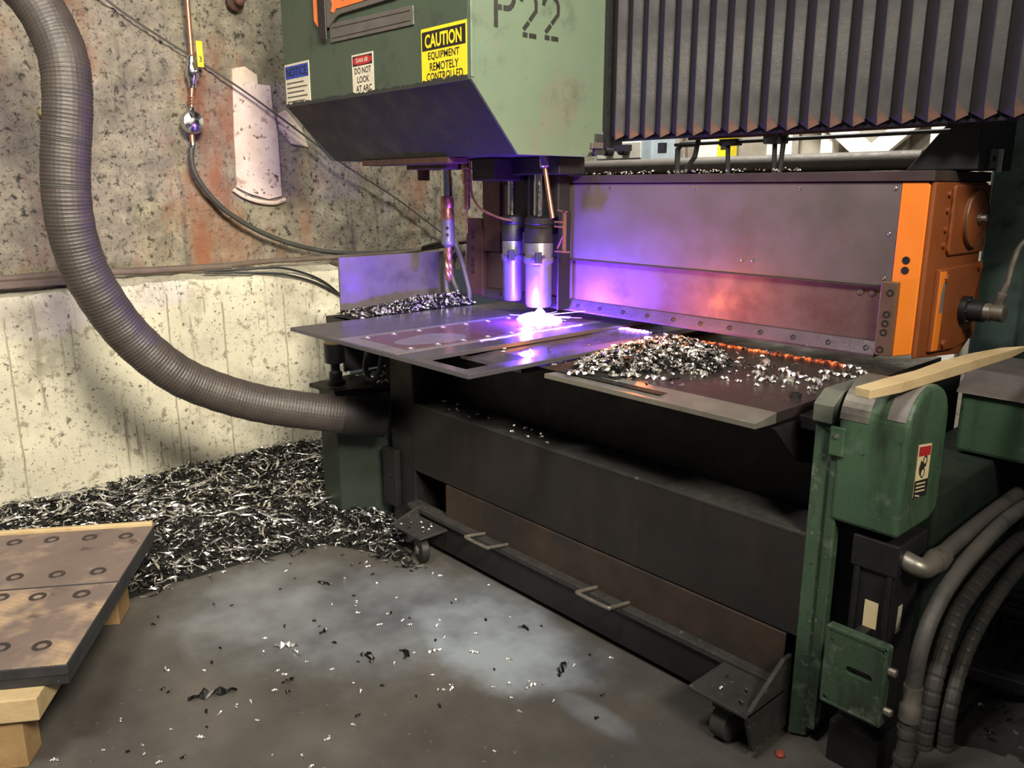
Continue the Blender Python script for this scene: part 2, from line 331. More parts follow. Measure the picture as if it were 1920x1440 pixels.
def rock():
    ny, nz = 190, 120; ys = np.linspace(-1.6, 5.6, ny); zs = np.linspace(1.02, 3.6, nz); vs = []
    for y in ys:
        for z in zs:
            d = .035*fbm(y*1.7, z*1.7, 2) + .018*fbm(y*9, z*9, 5, 6)
            if 2.0 < y < 2.62 and 1.46 < z < 2.34: d = d*.35-.008
            c = abs((z-2.453) + (y-1.567)*.52)      # slanting lip where two pours meet
            d += .02*(1 if z-2.453 < -(y-1.567)*.52 else -.4)*math.exp(-c*5)
            vs.append((-4.77+d, y, z))
    return G().add(vs, [(i*nz+j,(i+1)*nz+j,(i+1)*nz+j+1,i*nz+j+1) for i in range(ny-1) for j in range(nz-1)])
wall_up = struct('wall_left_upper', rock(), 'rock', 'rough brown grey rock wall streaked with rust above the ledge', 'wall', smooth=True)
patch = [(2.099,2.265),(2.177,2.284),(2.249,2.243),(2.251,2.191),(2.328,2.191),(2.333,2.071),(2.356,1.919),(2.357,1.549),(2.268,1.531),(2.152,1.563),(2.073,1.6),(2.082,1.908)]
pp = obj('plaster_patch', G().prism(patch, 0, -4.79, -4.755), 'patch', wall_up, .004, label='pale flaking plaster patch')
obj('plaster_lip', G().tube(spline([(-4.755,2.05,1.59),(-4.75,2.11,1.55),(-4.75,2.2,1.52),(-4.75,2.30,1.51),(-4.755,2.375,1.53)],5), .013, 7), 'patch', pp)
obj('plaster_patch', G().prism([(2.36,2.03),(2.42,2.06),(2.52,1.95),(2.56,1.84),(2.44,1.86),(2.37,1.94)], 0, -4.79, -4.755), 'patch', wall_up, .01)
obj('wall_anchor', G().lathe((-4.76,2.14,2.62),UX,[(0,.05),(.03,.05),(.05,.03),(.09,.028),(.10,.015)],12), 'rusttip', wall_up)
obj('wall_anchor', G().lathe((-4.76,1.09,1.96),UX,[(0,.022),(.05,.022),(.07,.014)],12), 'wood', wall_up)
# back wall with ribs
bw = struct('wall_back', G().box(-5.2, 1.4, 5.2, 5.3, 0, 3.4), 'backwall', 'stained concrete back wall glimpsed under the bellows', 'wall')
for i in range(9):
    x = -4.4 + i*.42; obj('wall_rib', G().box(x, x+.10, 5.14, 5.2, 0, 3.4), 'backwall' if i % 3 else 'whitepaint', bw, .006)

# ================================================================== LEFT WALL SERVICES
def pipe_thing(name, pts, r, m, label, cat, n=10, sm=8, **k):
    return tag(obj(name, G().tube(spline(pts, sm), r, n), m, None, smooth=True, org=pts[0], **k), label, cat)
# big extraction hose: spiral-ribbed
HP = [(-3.64,.69,2.50),(-3.57,.761,2.364),(-3.504,.827,2.257),(-3.463,.865,2.149),(-3.427,.88,2.038),(-3.415,.87,1.889),(-3.42,.842,1.7),(-3.422,.83,1.546),(-3.432,.842,1.397),(-3.44,.885,1.241),(-3.451,.996,1.03),(-3.424,1.147,.854),(-3.391,1.302,.75),(-3.318,1.505,.663),(-3.2,1.768,.597),(-3.125,1.93,.565)]
eh = thing('extraction_hose', 'thick dark ribbed extraction hose hanging and curving into the table', 'hose', HP[-1])
hp = resample(spline(HP, 12), .0046)
obj('hose_skin', G().tube(hp, .08, 32, rfun=lambda i: .084 + (.0009 if i % 3 == 0 else -.0004) + .0008*math.sin(i*.37)), 'hose', eh, smooth=False)
d = (hp[-1]-hp[-4]).normalized()
obj('end_collar', G().lathe(hp[-1]-d*.14, d, [(0,.086),(.01,.089),(.19,.089),(.2,.084)], 32), 'rustplate', eh, smooth=True)
for k in (.30,.36,.405):
    i = int(len(hp)*k); dd = (hp[i+2]-hp[i]).normalized()
    obj('wire_band', G().lathe(hp[i], dd, [(0,.083),(.004,.0855),(.008,.083)], 32), 'rubber', eh, smooth=True)
# copper air drop
ad = thing('air_drop_pipe', 'vertical copper air line with yellow lever valve and round regulator', 'pipe', (-4.66,1.80,1.85))
obj('pipe', G().tube([(-4.66,1.829,2.75),(-4.66,1.836,2.576),(-4.66,1.834,2.30)], .014, 12), 'copper', ad, smooth=True)
vb = obj('valve_body', G().lathe((-4.66,1.834,2.30),(0,-.06,-1),[(0,.016),(.01,.026),(.05,.028),(.07,.036),(.11,.036),(.13,.024),(.17,.02)],16), 'chrome', ad, smooth=True)
obj('lever', G().box(-4.622,-4.612,1.845,1.880,2.235,2.37), 'yellow', ad, .006, label='yellow valve lever')
obj('lever_number', text_geo('3',(-4.612,1.853,2.262),UY,UZ,UX,.016,.03,.01), 'ink', ad)
obj('lever_stem', G().cyl((-4.66,1.84,2.21),(-4.60,1.85,2.215),.012), 'chrome', ad)
obj('nipple', G().tube([(-4.66,1.824,2.15),(-4.66,1.814,2.09),(-4.66,1.808,2.02)], .013, 12), 'copper', ad, smooth=True)
for z in (2.045,2.06,2.075): obj('hex_nut', G().cyl((-4.66,1.811,z),(-4.66,1.811,z+.009),.021,None,6), 'copper', ad)
rg = obj('regulator', G().lathe((-4.69,1.80,1.95),UX,[(0,.03),(.02,.058),(.05,.064),(.07,.055),(.085,.02)],20), 'chrome', ad, smooth=True)
obj('regulator_bonnet', G().lathe((-4.66,1.806,2.03),(0,-.05,-1),[(0,.014),(.02,.024),(.05,.024)],14), 'chrome', ad, smooth=True)
for a in (35,120,250): obj('regulator_fin', G().obox((-4.612,1.80+.03*math.cos(R(a)),1.95+.03*math.sin(R(a))),(.012,.045,.008),0,R(a)), 'chrome', ad)
obj('tail_nipple', G().tube([(-4.66,1.797,1.905),(-4.66,1.795,1.835)], .013, 12), 'copper', ad)
obj('hose_barb', G().lathe((-4.66,1.795,1.845),(0,0,-1),[(0,.018),(.015,.022),(.03,.017)],12), 'chrome', ad)
pipe_thing('air_hose', [(-4.66,1.795,1.83),(-4.66,1.782,1.768),(-4.66,1.796,1.678),(-4.66,1.859,1.571),(-4.66,1.973,1.456),(-4.66,2.193,1.326),(-4.66,2.469,1.231),(-4.66,2.771,1.185),(-4.66,3.188,1.178),(-4.66,3.508,1.2),(-4.66,3.75,1.223)], .015, 'rubber', 'olive rubber air hose sagging from the round regulator along the rock wall', 'hose')
pipe_thing('stay_cable', [(-4.72,1.33,2.613),(-4.715,1.567,2.453),(-4.70,2.121,2.149),(-4.70,2.722,1.771),(-4.70,3.156,1.53),(-4.70,3.60,1.245)], .006, 'greyhose', 'thin taut cable running diagonally down across the rock wall', 'cable', 6)
pipe_thing('conduit_pipe', [(-4.60,1.87,1.16),(-4.62,2.162,1.172),(-4.62,2.668,1.170),(-4.62,3.161,1.176),(-4.62,3.525,1.223),(-4.62,3.75,1.241)], .016, 'brownpipe', 'mauve lit dusty conduit running behind the cutting table along the ledge', 'pipe')
pipe_thing('ledge_pipe', [(-4.60,-.8,1.16),(-4.6,.644,1.165),(-4.6,1.084,1.172),(-4.6,1.421,1.165),(-4.6,1.619,1.163),(-4.6,1.93,1.160)], .020, 'brownpipe', 'brown dusty pipe lying on the ledge left of the big hose', 'pipe')
tag(obj('ledge_board', G().box(-4.60,-4.48,-1.4,1.20,1.13,1.165), 'brownpipe', None, .006, org=(-4.54,-.1,1.13)), 'long brown dirty board lying on the concrete wall top behind the hose', 'board')
for k, (off, lab) in enumerate(((0,'upper of two black cables drooping over the concrete corner'),(.035,'lower of two black cables drooping over the concrete corner'))):
    pipe_thing('drooping_cable', [(-4.53,1.75,1.150-off*.3),(-4.47,1.95,1.148-off*.5),(-4.43,2.136,1.150-off),(-4.43,2.303,1.107-off),(-4.43,2.44,1.04-off*.8),(-4.43,2.57,.925),(-4.43,2.62,.85)], .007, 'black', lab, 'cable', 7)

# ================================================================== CUTTING TABLE FRAME
tb = thing('cutting_table', 'low dark rusty steel cutting table frame under the plates', 'machine table', (-2.0,2.4,0))
obj('front_plate', G().box(-2.95,-1.03,2.03,2.05,.33,.645), 'rustplate', tb, .003)
obj('ledge_flange', G().box(-2.95,-1.03,2.03,2.20,.638,.652), 'dustsill', tb, .003)
obj('recess_plate', G().box(-3.0,-1.03,2.22,2.24,.62,.97), 'darksteel', tb)
obj('top_rail', G().box(-3.0,-1.03,2.10,2.2,.93,.972), 'darksteel', tb, .004)
obj('rust_strip', G().box(-2.70,-1.06,2.022,2.032,.17,.328), 'ruststrip', tb, .002, label='rust patched lower strip')
sill = obj('sill_rail', G().box(-2.95,-1.04,1.985,2.05,.158,.182), 'dustsill', tb, .004)
obj('sill_web', G().box(-2.95,-1.04,2.0,2.03,.03,.158), 'darksteel', tb)
obj('light_block', G().box(-3.0,-1.06,2.26,3.15,.02,.955), 'darksteel', tb)  # dark filler body added to stop light leaks inside the table
obj('left_post', G().prism([(-3.13,2.03),(-2.945,2.03),(-2.945,2.2),(-3.13,2.2)],2,0,.96), 'darksteel', tb, .006)
obj('post_flange', G().box(-3.17,-3.06,2.0,2.03,.12,.40), 'darksteel', tb, .004)
obj('flange_hole', G().cyl((-3.115,1.996,.27),(-3.115,2.002,.27),.014), 'black', tb)
obj('corner_gusset', G().prism([(-3.15,.965),(-2.94,.965),(-2.94,.70),(-3.10,.80)],1,2.06,2.09), 'darksteel', tb)
obj('end_gusset', G().prism([(1.96,.955),(2.2,.955),(2.2,.80),(2.1,.83)],0,-1.125,-1.11), 'darksteel', tb, label='grey triangular gusset under the plate')
for (x0,x1) in ((-2.432,-2.287),(-1.799,-1.648)):
    obj('pull_handle', G().tube(spline([(x0,2.02,.19),(x0,1.93,.205),(x0+.012,1.915,.206),(x1-.012,1.915,.206),(x1,1.93,.205),(x1,2.02,.19)],4),.007,8), 'galv', tb, smooth=True)
# caster brackets (left, right)
def caster(x0, x1, yf, z, name):
    cb = obj('caster_shelf', G().box(x0,x1,yf,2.0,z-.012,z), 'dustsill', tb, .003)
    obj('caster_cheek', G().prism([(yf,z+.005),(yf+.02,z+.005),(1.99,z+.10),(2.03,z+.10),(2.03,.03),(yf+.05,.03)],0,x1-.014,x1), 'dustsill', cb, .003)
    obj('caster_wheel', G().lathe(((x0+x1)/2-.045,yf+.085,.055),UX,[(0,.03),(.006,.052),(.055,.052),(.062,.03)],20), 'rubber', cb, smooth=True)
    obj('caster_fork', G().box((x0+x1)/2-.05,(x0+x1)/2+.022,yf+.06,yf+.11,.10,z-.012), 'darksteel', cb)
caster(-1.235,-1.035,1.80,.17,'r')
cb = obj('caster_shelf', G().box(-2.86,-2.66,1.85,2.0,.128,.14), 'dustsill', tb, .003)
obj('caster_cheek', G().prism([(1.85,.14),(1.86,.15),(1.99,.19),(2.02,.19),(2.02,.08),(1.86,.12)],0,-2.872,-2.86), 'dustsill', cb, .003)
obj('caster_wheel', G().lathe((-2.72,1.875,.058),(.3,1,0),[(0,.025),(.004,.05),(.008,.057),(.038,.057),(.042,.05),(.046,.02)],24), 'darksteel', cb, smooth=True)
obj('wheel_hub', G().lathe((-2.722,1.868,.058),(.3,1,0),[(0,.014),(.006,.02),(.02,.02)],14), 'galv', cb, smooth=True)
# ---- support slabs
def slab(name, x0, x1, y0, m, label, cl=.09):
    t = thing(name, label, 'steel slab', ((x0+x1)/2, 2.5, .968))
    obj('slab_body', G().add([(x0+cl,y0+.105,1.0),(x1,y0+.105,1.0),(x1,3.1,1.0),(x0,3.1,1.0),(x0,y0+.105+cl*1.4,1.0),
                              (x0+cl,y0+.105,.968),(x1,y0+.105,.968),(x1,3.1,.968),(x0,3.1,.968),(x0,y0+.105+cl*1.4,.968)],
        [(0,1,2,3,4),(9,8,7,6,5),(0,5,6,1),(1,6,7,2),(2,7,8,3),(3,8,9,4),(4,9,5,0)]), m, t, .002)
    obj('ground_edge', G().add([(x0+cl,y0+.1045,1.0),(x1,y0+.1045,1.0),(x1,y0,.988),(x0+.03,y0,.988),(x0+cl,y0+.1045,.968),(x1,y0+.1045,.968),(x1,y0,.972),(x0+.03,y0,.972)],
        [(0,3,2,1),(4,5,6,7),(3,7,6,2),(2,6,5,1),(0,1,5,4),(0,4,7,3)]), 'ground' if m == 'slab' else m, t, .001, label='bright ground strip along the near rim')
    return t
slab('support_slab', -1.955, -1.115, 1.868, 'slab', 'thick grey steel slab under the bright shavings heap beside the green post')
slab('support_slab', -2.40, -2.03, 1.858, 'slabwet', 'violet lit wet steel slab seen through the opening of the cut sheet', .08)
# ---- the sheet being cut (a skeleton with an opening)
sh = thing('cut_sheet', 'thin steel sheet being cut, overhanging the table with an open skeleton', 'steel sheet', (-2.6,2.3,1.003))
Z0, Z1 = 1.003, 1.019
def rect(n, x0, x1, y0, y1, m, z1=Z1, b=.0015, lab=None, par=sh): return obj(n, G().box(x0,x1,y0,y1,Z0,z1), m, par, b, label=lab)
obj('left_field', G().box(-3.19,-2.815,1.578,2.98,Z0,Z1), 'sheet', sh, .0015)
rect('front_band', -2.8145,-2.2905, 1.578, 1.592, 'sheet')
rect('drilled_panel', -2.8135,-2.4,1.594,2.98,'sheetedge', Z1, .001, 'nearly cut free panel with drilled holes')
rect('cut_strip', -2.396,-2.2905,1.594,2.98,'sheet')
rect('front_band', -2.29,-1.975,1.578,1.625,'sheet')
rect('side_band', -2.045,-1.975,1.6255,2.98,'sheet')
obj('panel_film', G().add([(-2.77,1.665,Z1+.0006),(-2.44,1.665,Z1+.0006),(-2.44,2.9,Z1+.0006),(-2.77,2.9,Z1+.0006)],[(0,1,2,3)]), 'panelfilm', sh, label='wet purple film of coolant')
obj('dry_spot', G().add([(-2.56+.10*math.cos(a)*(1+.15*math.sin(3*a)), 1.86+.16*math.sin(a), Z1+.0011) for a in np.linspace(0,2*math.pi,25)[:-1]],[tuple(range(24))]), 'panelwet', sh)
for i in range(7):
    for x in (-2.755,-2.455):
        y = 1.69+i*.125; obj('drilled_hole', G().lathe((x,y,Z1-.001),UZ,[(0,.013),(.0032,.013),(.0035,.009),(.002,.008)],12), 'chip', sh)
# glowing kerf, hot dross line, and an arc reflection built as glowing bits
obj('glowing_kerf', G().add(*(lambda ys:([(x+.004*math.sin(y*90)+.003*fbm(y*30,x*9), y, Z1+.0016) for y in ys for x in (-2.408-.000,-2.395-.0)], [(2*i,2*i+1,2*i+3,2*i+2) for i in range(len(ys)-1)]))(np.linspace(1.98,2.56,60))), 'kerf', sh, label='white hot freshly cut kerf')
def dross(x0, x1, y, z, m, label, n=420, wy=.010):
    g = G()
    for i in range(n):
        x = random.uniform(x0,x1); s_ = random.uniform(.003,.008); g.obox((x, y+random.gauss(0,wy*.5), z+s_*.4), (s_*1.6,s_,s_), random.random()*6, random.random())
    o = obj('hot_dross_glint', g, m, None, org=((x0+x1)/2,y,z)); o['kind'] = 'stuff'; return tag(o, label, 'dross')
dross(-2.03,-1.27,2.690,1.0,'ember','orange glowing line of embers on the slab below the beam rail', 520)
dross(-2.46,-2.14,2.700,1.0,'kerf','white violet glowing line standing for the arc reflection near the torch', 160, .014)  # glowing bits stand in for the arc's reflection on the slab

# ================================================================== ARC
arc = thing('plasma_arc', 'blinding white violet plasma arc flaring at the torch tip', 'plasma arc', (-2.64,2.52,1.02))
g = G().lathe((-2.65,2.54,1.021),UZ,[(0,.010),(.01,.030),(.022,.030),(.04,.014),(.05,.006)],14)
obj('arc_core', g, 'arc', arc, smooth=True)
g = G(); nu, nv = 28, 9; vs = []
for i in range(nv+1):
    th = math.pi/2*i/nv
    for j in range(nu):
        a = 2*math.pi*j/nu; k = 1 + .34*fbm(math.cos(a)*2.2, math.sin(a)*2.2, 4.0) + .10*math.sin(a*9)
        rx = (.150 if math.cos(a) > 0 else .075)*k; ry = .085*k
        vs.append((-2.655+math.cos(a)*math.cos(th)*rx, 2.515+math.sin(a)*math.cos(th)*ry, 1.0205+math.sin(th)**1.6*.030))
g.add(vs, [(i*nu+j,i*nu+(j+1)%nu,(i+1)*nu+(j+1)%nu,(i+1)*nu+j) for i in range(nv) for j in range(nu)])
obj('plume_glare', g, 'arc', arc, smooth=True)  # arc plume widened into a glowing blob that stands in for bloom
g = G()
for i in range(40):
    a = random.gauss(-.1,1.1); L = random.uniform(.06,.21)*(1.2 if abs(a) < .7 else .7); zz = random.uniform(.0,.12)*L*2
    dx, dy = math.cos(a), math.sin(a)*.9
    p0 = (-2.65+dx*L*.4, min(2.51+dy*L*.4,2.63), 1.03+zz*.4); p1 = (-2.65+dx*L, min(2.51+dy*L, 2.645), 1.026+zz)
    g.cyl(p0, p1, random.uniform(.0008,.0018), .0003, 5)
obj('spark_spray', g, 'arc', arc)
# ================================================================== SWARF
def ribbons(n, sampler, zfun, lmin, lmax, wid, seed, tilt=.5, curl=2.2, K=6):
    """n curled shavings as one mesh; returns verts (n*(K+1)*2,3) and faces"""
    r = np.random.default_rng(seed); P = np.array([sampler(r) for _ in range(n)])
    L = r.uniform(lmin,lmax,n)**1.0; yaw = r.uniform(0,2*np.pi,n); kap = r.normal(0,curl,n); pit = r.normal(0,tilt*.35,n)
    t = np.linspace(-.5,.5,K+1); ang = yaw[:,None] + kap[:,None]*t[None,:]
    dx = np.cos(ang); dy = np.sin(ang); st = L[:,None]/K
    X = P[:,0:1] + np.cumsum(dx*st,1) - L[:,None]*.5*np.cos(yaw)[:,None]; Y = P[:,1:2] + np.cumsum(dy*st,1) - L[:,None]*.5*np.sin(yaw)[:,None]
    roll = r.uniform(0,np.pi,n)[:,None] + r.normal(0,2.2,n)[:,None]*t[None,:]*2
    Zc = np.array([[zfun(x,y) for x,y in zip(a,b)] for a,b in zip(X,Y)]) + .004 + np.tan(pit)[:,None]*t[None,:]*L[:,None]*.5 + r.uniform(0,.012,n)[:,None]
    Zc = np.maximum(Zc, .004 if Zc.min() < .5 else 1.003)
    w_ = (r.uniform(.5,1.3,n)*wid)[:,None]*(1-.55*np.abs(t*2)**2)[None,:]
    ox = -dy*np.cos(roll)*w_; oy = dx*np.cos(roll)*w_; oz = np.abs(np.sin(roll))*w_
    A = np.stack([X-ox,Y-oy,Zc],-1); B = np.stack([X+ox,Y+oy,Zc+2*oz],-1)
    V = np.stack([A,B],2).reshape(-1,3)
    k2 = (K+1)*2; base = np.arange(n)[:,None]*k2 + np.arange(K)[None,:]*2
    F = np.stack([base,base+1,base+3,base+2],-1).reshape(-1,4)
    return V, F
def raw(name, V, F, m, org=(0,0,0), parent=None):
    g = G(); me = bpy.data.meshes.new(name); me.from_pydata((V-np.array(org if not parent else wloc(parent))).tolist(), [], F.tolist()); me.materials.append(M[m])
    o = bpy.data.objects.new(name, me); COL.objects.link(o)
    if parent: o.parent = parent
    else: o.location = org
    return o
PILE = [(-4.43,.2),(-4.43,.605),(-4.43,.959),(-4.43,1.351),(-4.43,1.737),(-4.43,2.212),(-4.40,2.50),(-3.60,2.50),(-3.16,2.15),(-2.90,1.93),(-2.70,1.83),(-2.94,1.787),(-3.17,1.655),(-3.20,1.451),(-3.23,1.219),(-3.24,1.02),(-3.22,.80),(-3.45,.55),(-3.75,.2)]
def inside(x, y, poly):
    c = False; j = len(poly)-1
    for i in range(len(poly)):
        (xi,yi),(xj,yj) = poly[i],poly[j]
        if (yi > y) != (yj > y) and x < (xj-xi)*(y-yi)/(yj-yi)+xi: c = not c
        j = i
    return c
def edist(x, y, poly, skip=()):
    b = 9
    for i in range(len(poly)):
        if i in skip: continue
        (x1,y1),(x2,y2) = poly[i],poly[(i+1)%len(poly)]
        t = max(0,min(1,((x-x1)*(x2-x1)+(y-y1)*(y2-y1))/((x2-x1)**2+(y2-y1)**2+1e-9))); b = min(b, math.hypot(x-x1-t*(x2-x1),y-y1-t*(y2-y1)))
    return b
def pile_h(x, y):
    if not inside(x,y,PILE): return 0
    d = edist(x,y,PILE,(0,1,2,3,4,5,6,7)); return min(.075, d*.20)*(1+.35*fbm(x*5,y*5)) + .004
nx, ny = 64, 84; xs = np.linspace(-4.44,-2.68,nx); ys = np.linspace(.15,2.52,ny)
ok = {}; vs = []; fs = []
for i,x in enumerate(xs):
    for j,y in enumerate(ys):
        vs.append((x, y, max(.0, pile_h(x,y)-.002) if inside(x,y,PILE) else -.003))
for i in range(nx-1):
    for j in range(ny-1): fs.append((i*ny+j,(i+1)*ny+j,(i+1)*ny+j+1,i*ny+j+1))
sp = thing('shavings_pile', 'wide pile of tangled bright steel shavings along the concrete wall', 'metal shavings', (-3.8,1.4,0)); sp['kind'] = 'stuff'
obj('chip_bed', G().add(vs,fs), 'mulch', sp, smooth=True, kind='stuff')
def samp_pile(r):
    while True:
        x = r.uniform(-4.42,-2.66); y = r.uniform(.2,2.48)
        if inside(x,y,PILE) or (r.random() < .10 and edist(x,y,PILE) < .06 and x > -4.3): return (x,y)
V,F = ribbons(3600, samp_pile, pile_h, .02,.085,.0040,3, .6, 2.4); o = raw('bright_shavings',V,F,'chip',parent=sp); o['kind'] = 'stuff'
V,F = ribbons(5600, samp_pile, pile_h, .02,.08,.0042,4, .6, 2.4); o = raw('dark_shavings',V,F,'chipdark',parent=sp); o['kind'] = 'stuff'
V,F = ribbons(260, samp_pile, lambda x,y: pile_h(x,y)+.010, .08,.22,.0055,5, .3, 1.2, 12); o = raw('long_shavings',V,F,'chip',parent=sp); o['kind'] = 'stuff'
# heap on the slab
HEAP = [(-1.90,1.98),(-2.0,2.3),(-2.0,2.62),(-1.90,2.66),(-1.72,2.57),(-1.53,2.40),(-1.50,2.24),(-1.62,2.12),(-1.66,1.96),(-1.78,1.93)]
def heap_h(x, y):
    if not inside(x,y,HEAP): return 1.0
    return 1.0 + min(.032, edist(x,y,HEAP)*.22)*(1+.4*fbm(x*9,y*9))
def samp_heap(r):
    while True:
        x = r.uniform(-2.02,-1.46); y = r.uniform(1.9,2.68)
        if inside(x,y,HEAP) or r.random() < .05: return (x,y)
hh = thing('shavings_heap', 'heap of bright shavings on the thick slab left of the glowing embers', 'metal shavings', (-1.75,2.3,1.0)); hh['kind'] = 'stuff'
nx, ny = 30,40; xs = np.linspace(-2.02,-1.46,nx); ys = np.linspace(1.9,2.68,ny)
obj('chip_bed', G().add([(x,y,heap_h(x,y)-.004+(.004 if inside(x,y,HEAP) else 0)) for x in xs for y in ys],[(i*ny+j,(i+1)*ny+j,(i+1)*ny+j+1,i*ny+j+1) for i in range(nx-1) for j in range(ny-1)]), 'mulch', hh, smooth=True, kind='stuff')
V,F = ribbons(760, samp_heap, heap_h, .015,.055,.0052,6,.7,2.5); o = raw('bright_shavings',V,F,'chip',parent=hh); o['kind'] = 'stuff'
V,F = ribbons(700, samp_heap, heap_h, .012,.05,.005,8,.7,2.5); o = raw('dark_shavings',V,F,'chipdark',parent=hh); o['kind'] = 'stuff'
# chips behind the sheet (next to the drill)
def samp_back(r):
    y = r.uniform(1.95,2.62); return (-3.235 - r.uniform(0,1)**1.3*.20, y)
def back_h(x, y): return 1.005 + max(0,.055*(1-abs((x+3.33)/.12)))*min(1,max(.12,(y-1.9)*2.2))
bh = thing('swarf_ridge', 'ridge of violet lit shavings behind the sheet below the drill bit', 'metal shavings', (-3.33,2.3,1.0)); bh['kind'] = 'stuff'
obj('chip_bed', G().add([(x,y,back_h(x,y)-.006) for x in np.linspace(-3.46,-3.2,12) for y in np.linspace(1.93,2.64,24)],[(i*24+j,(i+1)*24+j,(i+1)*24+j+1,i*24+j+1) for i in range(11) for j in range(23)]), 'mulch', bh, smooth=True, kind='stuff')
V,F = ribbons(520, samp_back, back_h, .015,.05,.0045,9,.8,3); o = raw('bright_shavings',V,F,'chip',parent=bh); o['kind'] = 'stuff'
V,F = ribbons(420, samp_back, back_h, .015,.06,.005,10,.8,3); o = raw('dark_shavings',V,F,'chipdark',parent=bh); o['kind'] = 'stuff'
tag(obj('rear_tray', G().box(-3.52,-3.2,1.93,2.66,.96,.995), 'darksteel', None, .004, org=(-3.36,2.3,.96)), 'dark narrow steel tray behind the sheet carrying the swarf ridge', 'tray')
# individual chips: a few shapes share their meshes
def chip_mesh(kind, L, seed):
    r = random.Random(seed); g = G(); K = 9; kap = r.uniform(-2.6,2.6); a = 0; x = y = 0; pts = []
    for i in range(K+1):
        pts.append((x,y)); a += kap/K; x += math.cos(a)*L/K; y += math.sin(a)*L/K
    vs = []; wd = L*r.uniform(.07,.11)+.002
    for i,(px_,py_) in enumerate(pts):
        t = i/K; rr = wd*(1-.6*abs(2*t-1)**2)*(1+.35*math.sin(i*2.4)); ph = i*1.9
        for q in (-1,1): vs.append((px_-q*rr*math.sin(a*t), py_+q*rr*math.cos(a*t), .002+rr*(1+q*math.sin(ph))*.75))
        vs.append((px_,py_,.003+rr*1.5))
    fs = []
    for i in range(K): b = i*3; fs += [(b,b+3,b+5,b+2),(b+2,b+5,b+4,b+1)]
    me = bpy.data.meshes.new('chip'); c = np.mean(np.array(vs),0); c[2] = 0
    me.from_pydata((np.array(vs)-c).tolist(),[],fs); me.materials.append(M['chip' if kind == 'w' else 'chipdark']); return me
SM = [chip_mesh('w' if i % 2 else 'd', random.uniform(.010,.024), i) for i in range(14)]
r = random.Random(5); nput = 0
def put(name, me, x, y, z, label, cat, group=None, rz=None):
    o = bpy.data.objects.new(name, me); COL.objects.link(o); o.location = (x,y,z); o.rotation_euler.z = r.random()*6.28 if rz is None else rz
    return tag(o, label, cat, group)
while nput < 160:
    x = r.uniform(-3.2,-.95); y = r.uniform(.25,1.97)
    if inside(x,y,PILE) or (x < -2.3 and y < .95 - (x+3.2)*.58 and x > -3.3): continue
    if r.random() > (1.0 if edist(x,y,PILE) < .35 or abs(x+2.2) < .5 else .45): continue
    put('metal_chip', SM[r.randrange(14)], x, y, 0, 'small curled steel chip lying loose on the dark floor', 'metal chip', 'loose chips scattered on the floor'); nput += 1
BIG = [(-2.48,1.13,.09,'w','long bright curl lying at the left end of the film stain'),(-2.42,1.14,.05,'w','shorter bright curl touching the long bright curl on the floor'),(-2.81,1.47,.07,'d','upright dark curl on the floor just in front of the shavings pile'),
 (-2.22,1.31,.08,'d','dark ribbed shaving in the middle of the film stain'),(-2.1,1.51,.05,'w','bright bent shaving in the centre of the film stain'),(-2.0,1.61,.04,'w','bright knotted shaving right of the stain centre'),
 (-1.89,1.42,.04,'w','bright small coil at the lower edge of the film stain'),(-1.72,1.62,.05,'w','bright shaving at the right lower tip of the film stain'),(-1.72,1.77,.10,'d','largest dark hooked shaving at the right end of the stain'),
 (-2.0,1.85,.05,'d','dark shaving standing near the sill of the cutting table'),(-2.37,.82,.15,'d','longest thin dark shaving on the brown floor near the timber'),(-2.28,1.04,.05,'d','dark stubby curl left below the film stain'),
 (-2.62,.76,.04,'w','bright shaving on the floor beside the drilled plate corner'),(-2.19,.71,.03,'w','bright chip alone at the lower middle of the floor'),(-2.37,.36,.03,'w','bright chip at the bottom left corner of the floor'),(-2.15,1.42,.06,'d','dark tangled shaving near the stain middle'),(-2.48,1.28,.045,'d','dark blob shaving left of the stain middle')]
for i,(x,y,L,k,lab) in enumerate(BIG): put('metal_shaving', chip_mesh(k,L,40+i), x, y, 0, lab, 'metal shaving')
LM = [chip_mesh('w',random.uniform(.06,.10),80+i) for i in range(6)]
for (x,y) in [(-1.51,2.19),(-1.40,2.33),(-1.33,2.29),(-1.30,2.40),(-1.25,2.52),(-1.22,2.44),(-1.17,2.6),(-1.24,2.66),(-1.44,2.42),(-1.58,2.03),(-1.66,2.0),(-1.36,2.44),(-1.28,2.33),(-1.21,2.36),(-1.19,2.52),(-1.47,2.5)]:
    put('metal_shaving', LM[r.randrange(6)], x, y, 1.0, 'bright curled shaving lying on the thick slab near the green post', 'metal shaving', 'shavings on the thick slab', r.uniform(-.4,.5))
for i in range(60):
    put('metal_chip', SM[r.randrange(14)], r.uniform(-1.6,-1.14), r.uniform(2.15,2.66), 1.0, 'tiny steel chip on the thick slab between heap and post', 'metal chip', 'tiny chips on the thick slab')
for (x,y) in [(-2.28,2.0),(-2.20,2.06),(-2.16,2.12),(-2.24,1.96),(-2.12,2.30),(-2.3,2.2)]:
    put('metal_chip', SM[r.randrange(14)], x, y, 1.0, 'steel chip on the violet lit slab inside the sheet opening', 'metal chip', 'chips on the violet slab')
put('metal_shaving', chip_mesh('w',.07,301), -1.80, 1.90, .998, 'lone bright sliver on the near rim of the thick slab', 'metal shaving', None, 1.1)
for i in range(26):
    put('metal_chip', SM[r.randrange(14)], r.uniform(-2.88,-2.1), r.uniform(2.04,2.17), .652, 'steel chip lying on the long dusty ledge of the table front', 'metal chip', 'chips on the table ledge')
nt_ = thing('hex_nut', 'small dark hex nut on the slab corner by the green post', 'nut', (-1.165,2.16,1.0))
